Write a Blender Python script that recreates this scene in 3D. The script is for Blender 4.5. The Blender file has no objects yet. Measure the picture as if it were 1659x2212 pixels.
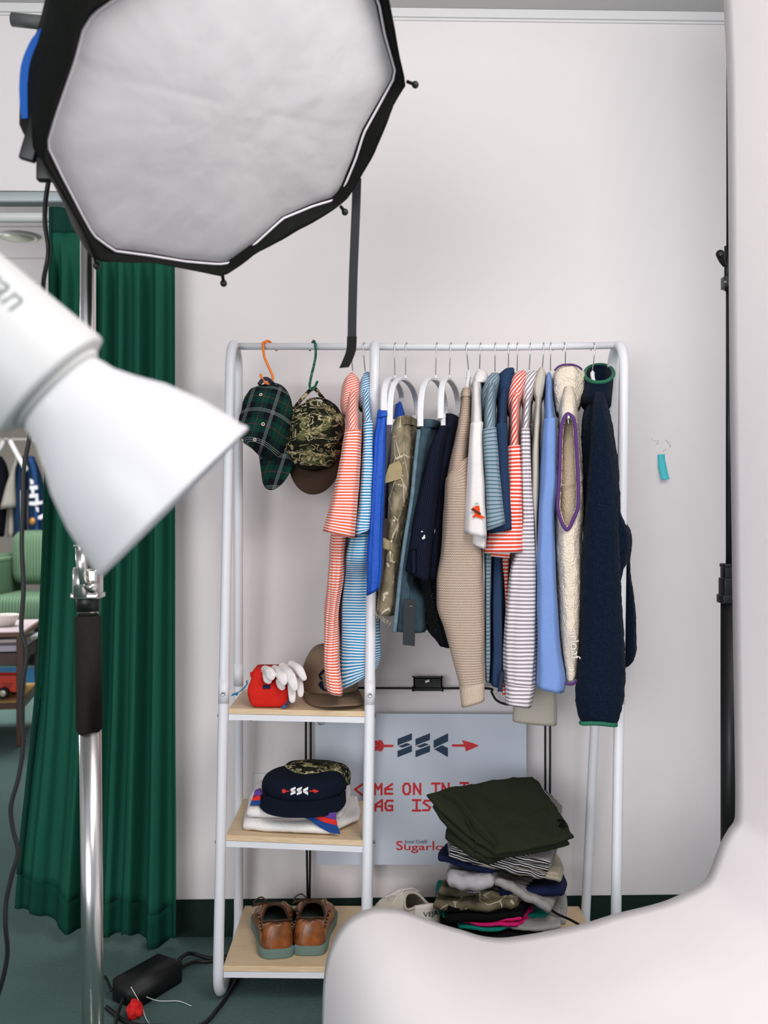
import bpy, bmesh, math, random
from mathutils import Vector, Matrix, noise
random.seed(7)
S = bpy.context.scene
COL = S.collection
F = 2150.0; CH = 1.2                      # focal length in photo pixels, camera height in metres

# ------------------------------------------------------------------ camera, world, lights
cam = bpy.data.objects.new('camera', bpy.data.cameras.new('camera')); COL.objects.link(cam)
cam.location = (0, 0, CH); cam.rotation_euler = (math.pi/2, 0, 0)
cam.data.sensor_fit = 'VERTICAL'; cam.data.sensor_height = 36; cam.data.lens = F/2212*36
cam.data.clip_start = .05
cam.data.dof.use_dof = True; cam.data.dof.focus_distance = 2.45; cam.data.dof.aperture_fstop = 4.0
S.camera = cam
S.view_settings.view_transform = 'Standard'; S.view_settings.look = 'None'
S.view_settings.gamma = 1; S.view_settings.use_curve_mapping = False
S.view_settings.exposure = 0.0
W = bpy.data.worlds.new('world'); S.world = W; W.use_nodes = True
W.node_tree.nodes['Background'].inputs[0].default_value = (.86, .90, 1, 1)
W.node_tree.nodes['Background'].inputs[1].default_value = .50
def area(name, loc, target, size, power, col=(1,1,1), sy=None):
    l = bpy.data.lights.new(name, 'AREA'); l.energy = power; l.color = col; l.size = size
    if sy: l.shape = 'RECTANGLE'; l.size_y = sy
    o = bpy.data.objects.new(name, l); COL.objects.link(o); o.location = loc
    o.rotation_euler = (Vector(target)-Vector(loc)).to_track_quat('-Z', 'Y').to_euler()
    return o
area('key_light', (.55, 1.0, 2.58), (.15, 2.83, 1.45), .8, 24, (1, .95, .945))
area('ceiling_light', (.8, -.6, 2.6), (.7, .7, 0), 1.4, 24, (1, .96, .95))
area('overhead_fill', (1.0, .75, 2.61), (.8, .95, 0), 1.8, 27, (1, .965, .955), 1.1)  # added overhead fill to brighten upward-facing surfaces, not a known fixture
area('front_fill', (-2.6, -5.2, 1.6), (.4, 2.6, .9), 4.5, 285, (.985, .975, 1), 2.6)  # added broad fill from behind the camera, no actual window there
area('next_room_ceiling_fill', (-3.7, 5.6, 1.5), (-2.6, 5.6, 2.62), .9, 34, (1, .97, .97))  # unseen helper light added to brighten the boarded ceiling, not a real lamp
area('next_room_light', (-2.6, 6.6, 2.55), (-2.6, 6.7, 0), 2.2, 120, (1, .97, .95))

# ------------------------------------------------------------------ helpers
def srgb(c):
    if isinstance(c, str): c = [int(c[i:i+2], 16) for i in (1, 3, 5)]
    return tuple((v/255/12.92 if v/255 <= .04045 else ((v/255+.055)/1.055)**2.4) for v in c) + (1,)
def P(px, py, Y): return Vector(((px-829.5)/F*Y, Y, CH+(1106-py)/F*Y))
def PZ(px, Z, Y): return Vector(((px-829.5)/F*Y, Y, Z))

class Mat:
    def __init__(s, name, rough=.8, metal=0, spec=.3):
        s.m = bpy.data.materials.new(name); s.m.use_nodes = True; s.t = s.m.node_tree
        s.b = s.t.nodes['Principled BSDF']; s.b.inputs['Roughness'].default_value = rough
        s.b.inputs['Metallic'].default_value = metal; s.b.inputs['Specular IOR Level'].default_value = spec
    def n(s, typ, ins={}, **kw):
        x = s.t.nodes.new('ShaderNode'+typ)
        for k, v in kw.items(): setattr(x, k, v)
        for k, v in ins.items(): s.inp(x, k, v)
        return x
    def inp(s, x, k, v):
        i = x.inputs[k]
        if isinstance(v, bpy.types.NodeSocket): s.t.links.new(v, i)
        elif isinstance(v, bpy.types.Node): s.t.links.new(v.outputs[0], i)
        else: i.default_value = v
    def math(s, op, a, b=0): return s.n('Math', {0: a, 1: b}, operation=op).outputs[0]
    def coord(s, which='UV'): return s.n('TexCoord').outputs[which]
    def ramp(s, fac, stops, interp='LINEAR'):
        r = s.n('ValToRGB', {0: fac}); r.color_ramp.interpolation = interp
        e = r.color_ramp.elements
        while len(e) < len(stops): e.new(.5)
        for q, (p, c) in zip(e, stops): q.position = p; q.color = srgb(c)
        return r.outputs[0]
    def mix(s, f, a, b):
        x = s.n('Mix', {0: f}, data_type='RGBA')
        for i, v in ((6, a), (7, b)):
            if isinstance(v, (str, tuple)): v = srgb(v) if not (isinstance(v, tuple) and len(v) == 4) else v
            s.inp(x, i, v)
        return x.outputs[2]
    def color(s, c):
        s.inp(s.b, 'Base Color', srgb(c) if isinstance(c, (str, tuple)) else c); return s
    def bump(s, h, strength=.3, dist=.002):
        x = s.n('Bump', {'Strength': strength, 'Distance': dist, 'Height': h}); s.inp(s.b, 'Normal', x); return s
    def noise(s, scale, detail=3, vec=None, rough=.5):
        i = {'Scale': scale, 'Detail': detail, 'Roughness': rough}
        i['Vector'] = vec if vec else s.coord('Object')
        return s.n('TexNoise', i).outputs[0]
def plain(name, c, rough=.6, metal=0, spec=.4, var=.0, vs=30):
    m = Mat(name, rough, metal, spec)
    if var:
        f = m.noise(vs, 4); c0 = srgb(c)
        a = tuple(min(1, x*(1+var)) for x in c0[:3])+(1,); b = tuple(x*(1-var) for x in c0[:3])+(1,)
        m.color(m.mix(f, b, a))
    else: m.color(c)
    return m.m
def cloth(name, c, c2=None, rough=.95, scale=900, strength=.25, wr=.0):
    m = Mat(name, rough, 0, .12)
    c0 = srgb(c); f = m.noise(scale*.35, 4)
    b = srgb(c2) if c2 else tuple(x*.8 for x in c0[:3])+(1,)
    m.color(m.mix(f, b, c0)); m.bump(m.math('ADD', m.noise(scale, 2), m.math('MULTIPLY', m.noise(28, 3), 4)), strength, .0015)
    return m.m
def striped(name, c1, c2, period, duty=.5, ang=0, soft=.12, wob=.0012):
    m = Mat(name, .92, 0, .15)
    sp = m.n('SeparateXYZ', {0: m.coord('UV')})
    v = m.math('ADD', m.math('MULTIPLY', sp.outputs[1], math.cos(ang)), m.math('MULTIPLY', sp.outputs[0], math.sin(ang)))
    v = m.math('ADD', v, m.math('MULTIPLY', m.noise(18, 1), wob*2))
    fr = m.math('FRACT', m.math('DIVIDE', v, period))
    tri = m.math('ABSOLUTE', m.math('SUBTRACT', fr, .5))            # 0 mid .. .5
    f = m.n('MapRange', {0: tri, 1: duty/2-soft/2, 2: duty/2+soft/2, 3: 0, 4: 1}, clamp=True).outputs[0]
    m.color(m.mix(f, c1, c2)); m.bump(m.noise(900, 2), .2, .001)
    return m.m

def wloc(o):
    v = Vector((0, 0, 0))
    while o: v = v+o.location; o = o.parent
    return v
def thing(name, label, cat, loc=(0, 0, 0), group=None):
    o = bpy.data.objects.new(name, None); COL.objects.link(o); o.location = loc
    o.empty_display_size = .05
    o['label'] = label; o['category'] = cat
    if group: o['group'] = group
    return o
def obj(name, bm, m, parent=None, loc=None, smooth=True, label=None, cat=None, group=None, kind=None, mods=None):
    """links a world-space bmesh as one mesh object"""
    me = bpy.data.meshes.new(name)
    if parent is None and loc is None:
        xs = [v.co for v in bm.verts]
        loc = (sum(v.x for v in xs)/len(xs), sum(v.y for v in xs)/len(xs), min(v.z for v in xs)) if cat else (0, 0, 0)
    base = wloc(parent) if parent else Vector(loc)
    bmesh.ops.translate(bm, verts=bm.verts, vec=-base)
    bm.to_mesh(me); bm.free()
    for p in me.polygons: p.use_smooth = smooth
    ms = m if isinstance(m, (list, tuple)) else [m]
    for q in ms: me.materials.append(q)
    o = bpy.data.objects.new(name, me); COL.objects.link(o)
    if parent: o.parent = parent
    else: o.location = base
    if label: o['label'] = label
    if cat: o['category'] = cat
    if group: o['group'] = group
    if kind: o['kind'] = kind
    return o
def NB(): return bmesh.new()
def box(bm, lo, hi, bev=0, rot=None, mi=0):
    lo, hi = Vector(lo), Vector(hi); c = (lo+hi)/2; d = hi-lo
    r = bmesh.ops.create_cube(bm, size=1); vs = r['verts']
    for v in vs: v.co = Vector((v.co.x*d.x, v.co.y*d.y, v.co.z*d.z))
    if bev:
        es = {e for v in vs for e in v.link_edges}
        rr = bmesh.ops.bevel(bm, geom=list(es), offset=bev, segments=3, affect='EDGES', profile=.5)
        vs = {v for f in rr['faces'] for v in f.verts} | {v for v in vs if v.is_valid}
    for v in vs:
        v.co = (rot @ v.co if rot else v.co)+c
    for f in {f for v in vs for f in v.link_faces}: f.material_index = mi
    return vs
def smoothpts(pts, n=8):
    pts = [Vector(p) for p in pts]
    if len(pts) < 3: return pts
    q = [2*pts[0]-pts[1]]+pts+[2*pts[-1]-pts[-2]]; out = []
    for i in range(1, len(q)-2):
        a, b, c, d = q[i-1:i+3]
        for k in range(n):
            t = k/n
            out.append(.5*((2*b)+(c-a)*t+(2*a-5*b+4*c-d)*t*t+(3*b-a-3*c+d)*t**3))
    return out+[pts[-1]]
def tube(bm, pts, r, seg=12, caps=True, closed=False, flat=None):
    """r a number or a list; flat=(axis Vector, factor) squashes the section along axis"""
    n = len(pts); rs = r if isinstance(r, (list, tuple)) else [r]*n
    if len(rs) != n: rs = [rs[min(len(rs)-1, int(i*(len(rs)-1)/(n-1)))]*(1-((i*(len(rs)-1)/(n-1))%1))+rs[min(len(rs)-1, int(i*(len(rs)-1)/(n-1))+1)]*((i*(len(rs)-1)/(n-1))%1) for i in range(n)]
    nrm = None; rings = []
    for i, p in enumerate(pts):
        a = pts[(i-1) % n] if (i or closed) else pts[0]; b = pts[(i+1) % n] if (i < n-1 or closed) else pts[-1]
        t = (b-a).normalized()
        if nrm is None: nrm = t.orthogonal().normalized()
        nrm = (nrm-t*nrm.dot(t)).normalized(); bi = t.cross(nrm)
        ring = []
        for k in range(seg):
            th = 2*math.pi*k/seg
            off = (nrm*math.cos(th)+bi*math.sin(th))*rs[i]
            if flat: off = off-flat[0]*off.dot(flat[0])*(1-flat[1])
            ring.append(bm.verts.new(p+off))
        rings.append(ring)
    for i in range(n if closed else n-1):
        A, B = rings[i], rings[(i+1) % n]
        for k in range(seg): bm.faces.new((A[k], A[(k+1) % seg], B[(k+1) % seg], B[k]))
    if caps and not closed: bm.faces.new(rings[0][::-1]); bm.faces.new(rings[-1])
def lathe(bm, prof, o, axis, seg=48, caps=True):
    axis = Vector(axis).normalized(); u = axis.orthogonal().normalized(); w = axis.cross(u); rings = []
    for t, r in prof:
        rings.append([bm.verts.new(Vector(o)+axis*t+(u*math.cos(2*math.pi*k/seg)+w*math.sin(2*math.pi*k/seg))*r) for k in range(seg)])
    for A, B in zip(rings, rings[1:]):
        for k in range(seg): bm.faces.new((A[k], A[(k+1) % seg], B[(k+1) % seg], B[k]))
    if caps: bm.faces.new(rings[0][::-1]); bm.faces.new(rings[-1])
def ball(bm, c, r, seg=14):
    res = bmesh.ops.create_uvsphere(bm, u_segments=seg, v_segments=max(6, seg//2), radius=1)
    rr = Vector(r) if not isinstance(r, (int, float)) else Vector((r, r, r))
    for v in res['verts']: v.co = Vector((v.co.x*rr.x, v.co.y*rr.y, v.co.z*rr.z))+Vector(c)
def prism(bm, pts, off):
    """a flat polygon given by 3-D points, thickened by the vector off"""
    a = [bm.verts.new(p) for p in pts]; b = [bm.verts.new(Vector(p)+Vector(off)) for p in pts]
    try: bm.faces.new(a)
    except ValueError: pass
    bm.faces.new(b[::-1]); n = len(a)
    for i in range(n): bm.faces.new((a[i], b[i], b[(i+1) % n], a[(i+1) % n]))
def hermite(xs, ys, x):
    n = len(xs)
    if x <= xs[0]: return ys[0]
    if x >= xs[-1]: return ys[-1]
    i = max(k for k in range(n-1) if xs[k] <= x)
    h = xs[i+1]-xs[i]; t = (x-xs[i])/h
    d = [(ys[k+1]-ys[k])/(xs[k+1]-xs[k]) for k in range(n-1)]
    def sl(k):
        if k == 0: return d[0]
        if k == n-1: return d[-1]
        return 0 if d[k-1]*d[k] <= 0 else 2*d[k-1]*d[k]/(d[k-1]+d[k])
    m0, m1 = sl(i), sl(i+1)
    return ys[i]*(2*t**3-3*t*t+1)+m0*h*(t**3-2*t*t+t)+ys[i+1]*(-2*t**3+3*t*t)+m1*h*(t**3-t*t)
def pbox(bm, x0, y0, x1, y1, Y, dy, bev=0, rot=None):
    a, b = P(x0, y1, Y), P(x1, y0, Y); return box(bm, (a.x, Y-dy, a.z), (b.x, Y+dy, b.z), bev, rot)
def spow(v, e): return math.copysign(abs(v)**e, v)
def loft(rows, Yf, hd, d=None, e=3.0, seg=48, step=.010, fold=0, fm=7, seed=0, hem=True, top=True, cut=None, rough=0, twist=0, wr=.0028):
    """a cloth tube hanging down: rows = (py, left px, right px[, front distance[, half depth]]) give its width at each height as measured
    on its front; the section is a rounded slab of half depth hd lying along the horizontal direction d. Returns a bmesh with UVs in metres."""
    bm = NB(); uvl = bm.loops.layers.uv.new('UVMap')
    R = []
    for r in rows:
        py = r[0] if isinstance(r[0], tuple) else (r[0], r[0])
        R.append((sum(py)/2, py[0], py[1], r[1], r[2], r[3] if len(r) > 3 else Yf, r[4] if len(r) > 4 else hd))
    xs = [r[0] for r in R]; cols = [[r[k] for r in R] for k in range(7)]
    n = max(6, int((xs[-1]-xs[0])/F*R[0][5]/step))
    if d is None:
        pc = sum(r[3]+r[4] for r in R)/2/len(R); d = Vector(((pc-829.5)/F, 1, 0))
    d = Vector((d[0], d[1], 0)).normalized(); l = Vector((d.y, -d.x, 0))
    rnd = random.Random(seed); ph = [rnd.uniform(0, 6.28) for _ in range(6)]
    rings = []; vacc = 0; prev = None; vv = []
    for i in range(n+1):
        x = xs[0]+(xs[-1]-xs[0])*i/n
        _, pl, pr, L, Rr, yf, h = [hermite(xs, c, x) for c in cols]
        C = P((L+Rr)/2, x, yf)+d*h; w = abs(Rr-L)/2/F*yf
        dz = -(pr-pl)/2/F*yf
        if prev is not None: vacc += (C-prev).length
        prev = C; vv.append(vacc); ring = []
        for k in range(seg):
            th = 2*math.pi*k/seg+twist
            c, s = spow(math.cos(th), 2/e), spow(math.sin(th), 2/e)
            g = 1+fold*math.sin(fm*th+ph[0]+2.5*math.sin(vacc*3+ph[1]))*(.4+.6*math.sin(vacc*7+ph[2])**2)+fold*.5*math.sin((fm*2+1)*th+ph[3]+vacc*4)
            q = C+l*(w*c*g)+d*(h*s*(1+(g-1)*.5)); q.z += dz*c
            if fold:
                q.z += 0; q += l*(w*.35*fold*math.sin(vacc*14+ph[4]+2*th))
            if wr:
                n1 = noise.noise(Vector((q.x*16, q.y*16, q.z*7+seed)))+.55*noise.noise(Vector((q.x*38, q.y*38, q.z*17+seed)))
                q += (l*c+d*s)*wr*n1*min(1, i/3)*min(1, .35+(n-i)/6)
            if rough:
                q += (l*c+d*s)*rough*(noise.noise(q*70+Vector((seed, 0, 0)))+.6*noise.noise(q*160))
            ring.append(bm.verts.new(q))
        rings.append((ring, w, h))
    AR = []
    for ring, _, _ in rings:
        a_ = [0]
        for k in range(seg): a_.append(a_[-1]+(ring[(k+1) % seg].co-ring[k].co).length)
        z_ = a_[int(seg*.75)]; AR.append([q-z_ for q in a_])
    for i in range(n):
        (A, wa, ha), (B, wb, hb) = rings[i], rings[i+1]
        for k in range(seg):
            f = bm.faces.new((A[k], A[(k+1) % seg], B[(k+1) % seg], B[k]))
            us = (AR[i][k], AR[i][k+1], AR[i+1][k+1], AR[i+1][k]); vs = (vv[i], vv[i], vv[i+1], vv[i+1])
            for lp, u, v in zip(f.loops, us, vs): lp[uvl].uv = (u, v)
    def lid(ring, up, dv):
        c = sum((v.co for v in ring), Vector())/len(ring)
        inn = [bm.verts.new(c+(v.co-c)*.8+Vector((0, 0, up))) for v in ring]
        for k in range(seg):
            f = bm.faces.new((ring[k], ring[(k+1) % seg], inn[(k+1) % seg], inn[k]))
            for lp in f.loops: lp[uvl].uv = (0, dv)
        f = bm.faces.new(inn)
        for lp in f.loops: lp[uvl].uv = (0, dv)
    if hem: lid(rings[-1][0], .008, vv[-1])
    if top: lid(rings[0][0], .002, 0)
    if cut: bmesh.ops.delete(bm, geom=[f for f in bm.faces if cut(f.calc_center_median())], context='FACES')
    bmesh.ops.recalc_face_normals(bm, faces=bm.faces)
    return bm
def pillow(bm, corners, th, N=14, bulge=.5, sag=.0, nz=.004, seed=0, edges=None, uvl=None, rnd_=.09):
    """a folded piece of cloth: a rounded slab over four corners (front-left, front-right, back-right, back-left), th thick below them"""
    A, B, C_, D = [Vector(c) for c in corners]
    up = (B-A).cross(D-A).normalized()
    if up.z < 0: up = -up
    def S_(u, v):
        a_, b_ = 2*u-1, 2*v-1; u, v = .5+.5*a_*math.sqrt(1-rnd_*b_*b_), .5+.5*b_*math.sqrt(1-rnd_*a_*a_)
        p = A*(1-u)*(1-v)+B*u*(1-v)+C_*u*v+D*(1-u)*v
        p = p+up*nz*(noise.noise(Vector((p.x*22+seed, p.y*22, p.z*9)))*1.4+.7*noise.noise(Vector((p.x*55, p.y*55+seed, 3))))
        p.z -= sag*(2*u-1)**2
        if edges:
            cu = edges[0]*math.sin(math.pi*u)*(1-v)**2+edges[1]*math.sin(math.pi*u)*v**2
            p = p+(A-D).normalized()*cu
        return p
    grid = {}
    for lvl in (0, 1):
        for i in range(N+1):
            for j in range(N+1):
                p = S_(i/N, j/N)
                if lvl: p = p-up*th
                grid[lvl, i, j] = bm.verts.new(p)
    faces = []
    for i in range(N):
        for j in range(N):
            faces.append((bm.faces.new([grid[0, a, b] for a, b in ((i, j), (i+1, j), (i+1, j+1), (i, j+1))])))
            faces.append((bm.faces.new([grid[1, a, b] for a, b in ((i, j), (i, j+1), (i+1, j+1), (i+1, j))])))
    loop = [(i, 0) for i in range(N)]+[(N, j) for j in range(N)]+[(i, N) for i in range(N, 0, -1)]+[(0, j) for j in range(N, 0, -1)]
    cen = (A+B+C_+D)/4; mids = []
    for fr, bl in ((.2, .7), (.5, 1), (.8, .7)):
        ring = []
        for (i, j) in loop:
            p = grid[0, i, j].co.lerp(grid[1, i, j].co, fr); o = (p-cen); o -= up*o.dot(up); o.normalize()
            ring.append(bm.verts.new(p+o*th*bulge*bl))
        mids.append(ring)
    uvd = {}
    for (lv, i, j), v_ in grid.items(): uvd[v_] = (i/N*(B-A).length, j/N*(D-A).length if not lv else -th-j/N*(D-A).length)
    for ring, fr in zip(mids, (.25, .6, .9)):
        for v_, (i, j) in zip(ring, loop): uvd[v_] = (i/N*(B-A).length, -fr*th*1.3+(0 if j == 0 else j/N*(D-A).length))
    chain = [[grid[0, i, j] for i, j in loop]]+mids+[[grid[1, i, j] for i, j in loop]]
    n = len(loop)
    for R1, R2 in zip(chain, chain[1:]):
        for k in range(n): faces.append(bm.faces.new((R1[k], R2[k], R2[(k+1) % n], R1[(k+1) % n])))
    if uvl:
        l = (B-A).normalized(); f = (D-A).normalized()
        for q in faces:
            for lp in q.loops:
                lp[uvl].uv = uvd[lp.vert]
FONT = {}
def text_bm(s, origin, right, up, size, depth=.0008, align='LEFT', bold=0):
    cu = bpy.data.curves.new('t', 'FONT'); cu.body = s; cu.size = 1; cu.align_x = align; cu.offset = bold; cu.extrude = depth/size
    o = bpy.data.objects.new('t', cu); COL.objects.link(o)
    me = bpy.data.meshes.new_from_object(o.evaluated_get(bpy.context.evaluated_depsgraph_get()))
    bpy.data.objects.remove(o); bpy.data.curves.remove(cu)
    bm = NB(); bm.from_mesh(me); bpy.data.meshes.remove(me)
    r = Vector(right).normalized(); u = Vector(up).normalized(); w = r.cross(u)
    for v in bm.verts: v.co = Vector(origin)+r*v.co.x*size+u*v.co.y*size+w*v.co.z*size
    return bm
GLY = {'<': [[(.95, 1), (.12, .52), (.95, 0)]], 'O': [[(.3, 0), (.1, .25), (.1, .75), (.3, 1), (.7, 1), (.9, .75), (.9, .25), (.7, 0), (.3, 0)]],
       'M': [[(.1, 0), (.1, 1), (.5, .5), (.9, 1), (.9, 0)]], 'E': [[(.95, .98), (.12, .55), (.12, .06), (.95, .06)], [(.12, .5), (.95, .5)]],
       'N': [[(.12, 0), (.12, 1), (.88, 0), (.88, 1)]], 'I': [[(.05, 1), (.95, 1)], [(.05, 0), (.95, 0)], [(.5, 0), (.5, 1)]],
       'T': [[(.05, 1), (.95, 1)], [(.5, 0), (.5, 1)]], 'A': [[(.12, 0), (.12, .55), (.9, 1), (.9, 0)], [(.12, .4), (.9, .4)]],
       'G': [[(.95, .95), (.3, .95), (.1, .7), (.1, .25), (.3, .03), (.9, .03), (.9, .45), (.5, .45)]],
       'S': [[(.95, .95), (.3, .95), (.1, .75), (.9, .3), (.7, .03), (.05, .03)]], 'B': [[(.12, 0), (.12, 1), (.7, 1), (.88, .78), (.7, .54), (.12, .54)], [(.7, .54), (.9, .28), (.7, 0), (.12, 0)]]}
KZ = [0]
def strokes(bm, ch, x, y, w, h, t, place, off):
    """one letter of straight strokes; place(px, py) gives the 3-D point"""
    for pl in GLY[ch]:
        pts = [(x+a*w, y-b*h) for a, b in pl]
        for (x0, y0), (x1, y1) in zip(pts, pts[1:]):
            L = math.hypot(x1-x0, y1-y0); ux, uy = (x1-x0)/L, (y1-y0)/L; e = t*.45
            q = [(x0-ux*e-uy*t/2, y0-uy*e+ux*t/2), (x1+ux*e-uy*t/2, y1+uy*e+ux*t/2), (x1+ux*e+uy*t/2, y1+uy*e-ux*t/2), (x0-ux*e+uy*t/2, y0-uy*e-ux*t/2)]
            KZ[0] += 1; prism(bm, [place(a, b)-Vector((0, .00002*(KZ[0] % 9), 0)) for a, b in q], off)
# arrow emblem, in the units of its close-up (1659 wide over 260 photo pixels)
EMB_BLUE = [[(438,232),(638,152),(636,244),(438,322)], [(448,333),(565,288),(625,308),(508,352)], [(438,395),(638,318),(636,408),(438,484)],
            [(686,232),(887,152),(885,244),(686,322)], [(697,333),(814,288),(874,308),(757,352)], [(686,395),(887,318),(885,408),(686,484)],
            [(936,252),(1137,152),(1135,264),(936,358)], [(942,372),(1050,318),(1133,354),(1133,482)]]
EMB_RED = [[(1184,306),(1352,304),(1325,246),(1480,288),(1562,324),(1480,362),(1382,403),(1364,340),(1194,338)],
           [(98,262),(120,276),(100,255),(150,252),(178,278),(166,250),(220,247),(252,310),(388,312),(376,344),(252,346),(222,404),(165,398),(180,370),(148,396),(105,392),(120,372),(98,380),(98,332),(186,326),(98,318)]]

# ------------------------------------------------------------------ the room
YB = 2.83; SL = .026                                   # back wall distance at x = 0 and its slight turn
def wy(x): return YB+SL*x
M_wall = Mat('wall_paint', .85, 0, .2); M_wall.color(M_wall.mix(M_wall.noise(3, 2), '#e2dddc', '#e7e2e1')); M_wall.bump(M_wall.noise(160, 3), .08, .001); M_wall = M_wall.m
M_ceil = plain('ceiling_paint', '#c9c8c6', .9)
m = Mat('carpet', 1, 0, .05)
m.color(m.mix(m.noise(5, 4), m.mix(m.noise(420, 3), '#45605c', '#7a938d'), m.mix(m.noise(420, 3), '#3d5854', '#68817c')))
m.bump(m.math('ADD', m.noise(600, 3), m.noise(90, 2)), .7, .006); M_carpet = m.m
m = Mat('carpet_skirting', 1, 0, .05); m.color(m.mix(m.noise(500, 2), '#15241f', '#2b3c37')); m.bump(m.noise(500, 3), .6, .004); M_skirt = m.m
M_white = plain('white_trim', '#dcdcdb', .5)
XC = PZ(380, 0, YB).x                                   # outer corner of the back wall
def wallbox(bm, x0, x1, z0, z1, y0=0, y1=.14):
    vs = [bm.verts.new((x, wy(x)+y, z)) for x, y in ((x0, y0), (x1, y0), (x1, y1), (x0, y1)) for z in (z0, z1)]
    for q in ((0, 2, 3, 1), (2, 4, 5, 3), (4, 6, 7, 5), (6, 0, 1, 7), (1, 3, 5, 7), (0, 6, 4, 2)): bm.faces.new([vs[i] for i in q])
bm = NB(); wallbox(bm, XC, 2.6, 0, 2.72); wallbox(bm, -3.4, XC, 2.105, 2.72)
obj('wall_back', bm, M_wall, smooth=False, kind='structure')
bm = NB(); box(bm, (-4.6, -1.4, -.05), (2.6, 11, 0)); obj('floor', bm, M_carpet, smooth=False, kind='structure')
bm = NB(); box(bm, (-3.4, 0.2, 2.628), (2.6, 2.92, 2.70)); obj('ceiling', bm, M_ceil, smooth=False, kind='structure')
bm = NB(); wallbox(bm, XC, 2.6, 0.0005, .105, -.008, 0)
bmesh.ops.bevel(bm, geom=[e for e in bm.edges if all(v.co.z > .1 for v in e.verts)], offset=.003, segments=2, affect='EDGES')
obj('baseboard_back', bm, M_skirt, smooth=False, kind='structure')
bm = NB(); wallbox(bm, -3.4, 2.6, 2.603, 2.6275, -.014, 0); wallbox(bm, -3.4, 2.6, 2.597, 2.603, -.006, 0)
obj('trim_1', bm, M_white, smooth=False, kind='structure')
M_alu = plain('brushed_metal_rail', '#a3aeae', .5, .2)
bm = NB(); x0, x1 = -3.3, XC+.02
vs = box(bm, (x0, wy(-.8)-.05, CH+(1106-446)/F*2.80), (x1, wy(-.8)+.0, CH+(1106-423)/F*2.80), .006)
obj('trim_2', bm, M_alu, kind='structure')
# the next room
M_wall2 = plain('next_room_wall', '#c3bdb6', .9)
bm = NB(); box(bm, (-4.6, 10.6, 0), (.6, 10.7, 2.7)); obj('wall_far', bm, M_wall2, smooth=False, kind='structure')
bm = NB(); box(bm, (-4.7, 2.9, 0), (-4.6, 10.7, 2.7)); obj('wall_left', bm, M_wall2, smooth=False, kind='structure')
bm = NB(); box(bm, (.6, 2.99, 0), (.7, 10.7, 2.7)); obj('wall_right', bm, M_wall2, smooth=False, kind='structure')
m = Mat('ceiling_boards', .8, 0, .3)
sp = m.n('SeparateXYZ', {0: m.coord('Object')})
fr = m.math('FRACT', m.math('DIVIDE', sp.outputs[1], .62)); g = m.math('GREATER_THAN', fr, .975)
m.color(m.mix(g, '#d9d2d6', '#8f888c')); M_boards = m.m
bm = NB(); box(bm, (-4.6, 2.99, 2.62), (.6, 10.6, 2.7)); obj('ceiling_next_room', bm, M_boards, smooth=False, kind='structure')
# recessed downlight
t = thing('downlight', 'round white downlight set in the boarded ceiling of the next room', 'ceiling light', PZ(40, 2.62, 5.12))
bm = NB(); c = PZ(40, 2.62, 5.12); lathe(bm, [(0, .1), (.012, .1), (.014, .09), (.008, .08)], c, (0, 0, -1), 32); obj('trim_ring', bm, plain('downlight_ring', '#d8d8d2', .4), t)
bm = NB(); lathe(bm, [(.0085, .079), (.0095, .079)], c, (0, 0, -1), 32); obj('lens', bm, plain('downlight_lens', '#c4cabb', .3), t)

# ------------------------------------------------------------------ curtain and its rod
m = Mat('green_curtain_cloth', .8, 0, .25); 
m.color(m.mix(m.noise(700, 2), '#0b4a38', '#0f5843')); m.bump(m.noise(900, 2), .15, .001); M_green = m.m
M_green2 = Mat('green_curtain_heading', .85, 0, .2).color('#08392c').m
YC = 2.745
bm = NB(); zr = CH+(1106-470)/F*YC
tube(bm, [Vector((-2.6, YC, zr)), Vector((XC+.03, YC, zr))], .0135, 20)
o = obj('curtain_rod', bm, plain('rod_white', '#d4d8d6', .35), cat='curtain rod', label='round white curtain rod below the metal rail at the room opening')
cu = thing('curtain', 'dark green pleated curtain hanging to the carpet beside the white wall', 'curtain', PZ(250, 0, YC))
LE = [(450, 113), (600, 113), (900, 105), (1090, 100), (1340, 88), (1500, 78), (1700, 58), (1850, 42), (1950, 33)]
hemz = [(0, .10), (.2, .07), (.42, .028), (.62, .03), (.70, .045), (.78, .012), (.9, .006), (1, .035)]
def lut(T, x): return hermite([a for a, _ in T], [b for _, b in T], x)
def curt(s, r):
    """s 0..1 across, r 0 top .. 1 hem"""
    zt = CH+(1106-452)/F*YC; zb = lut(hemz, s); z = zt+(zb-zt)*r
    py = 452+(1960-452)*r
    xl = lut(LE, py); xr = 379+ (4*r)
    ph = s*7.0; fl = 1-.75*max(0, .38-s)/.38*min(1, r*1.2)
    pp = 2*math.pi*(ph+.16*math.sin(s*11+.5)+.05*math.sin(r*3+s*5)); cs = math.cos(pp)
    px = xl+(xr-xl)*(s-.010*math.sin(pp)*min(1, 12*s, 12*(1-s)))
    y = YC-.036*(math.tanh(1.9*cs+.7))*(.65+.35*min(1, r*1.5))*(.8+.3*math.sin(s*17+1))*fl
    y += .03*r*(1-s)+ .012*noise.noise(Vector((s*9, r*4, 1)))*r
    hb = max(0, min(1, (r-.035)/.07)); hb = hb*hb*(3-2*hb); y = (YC-.0185+.004*cs)*(1-hb)+y*hb
    yy = max(min(y, YC+.075), YC-.055)
    q = P(px, 1106, YC+.02*r*(1-s)); return Vector((q.x, yy, z))
NS, NR = 220, 60
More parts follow.
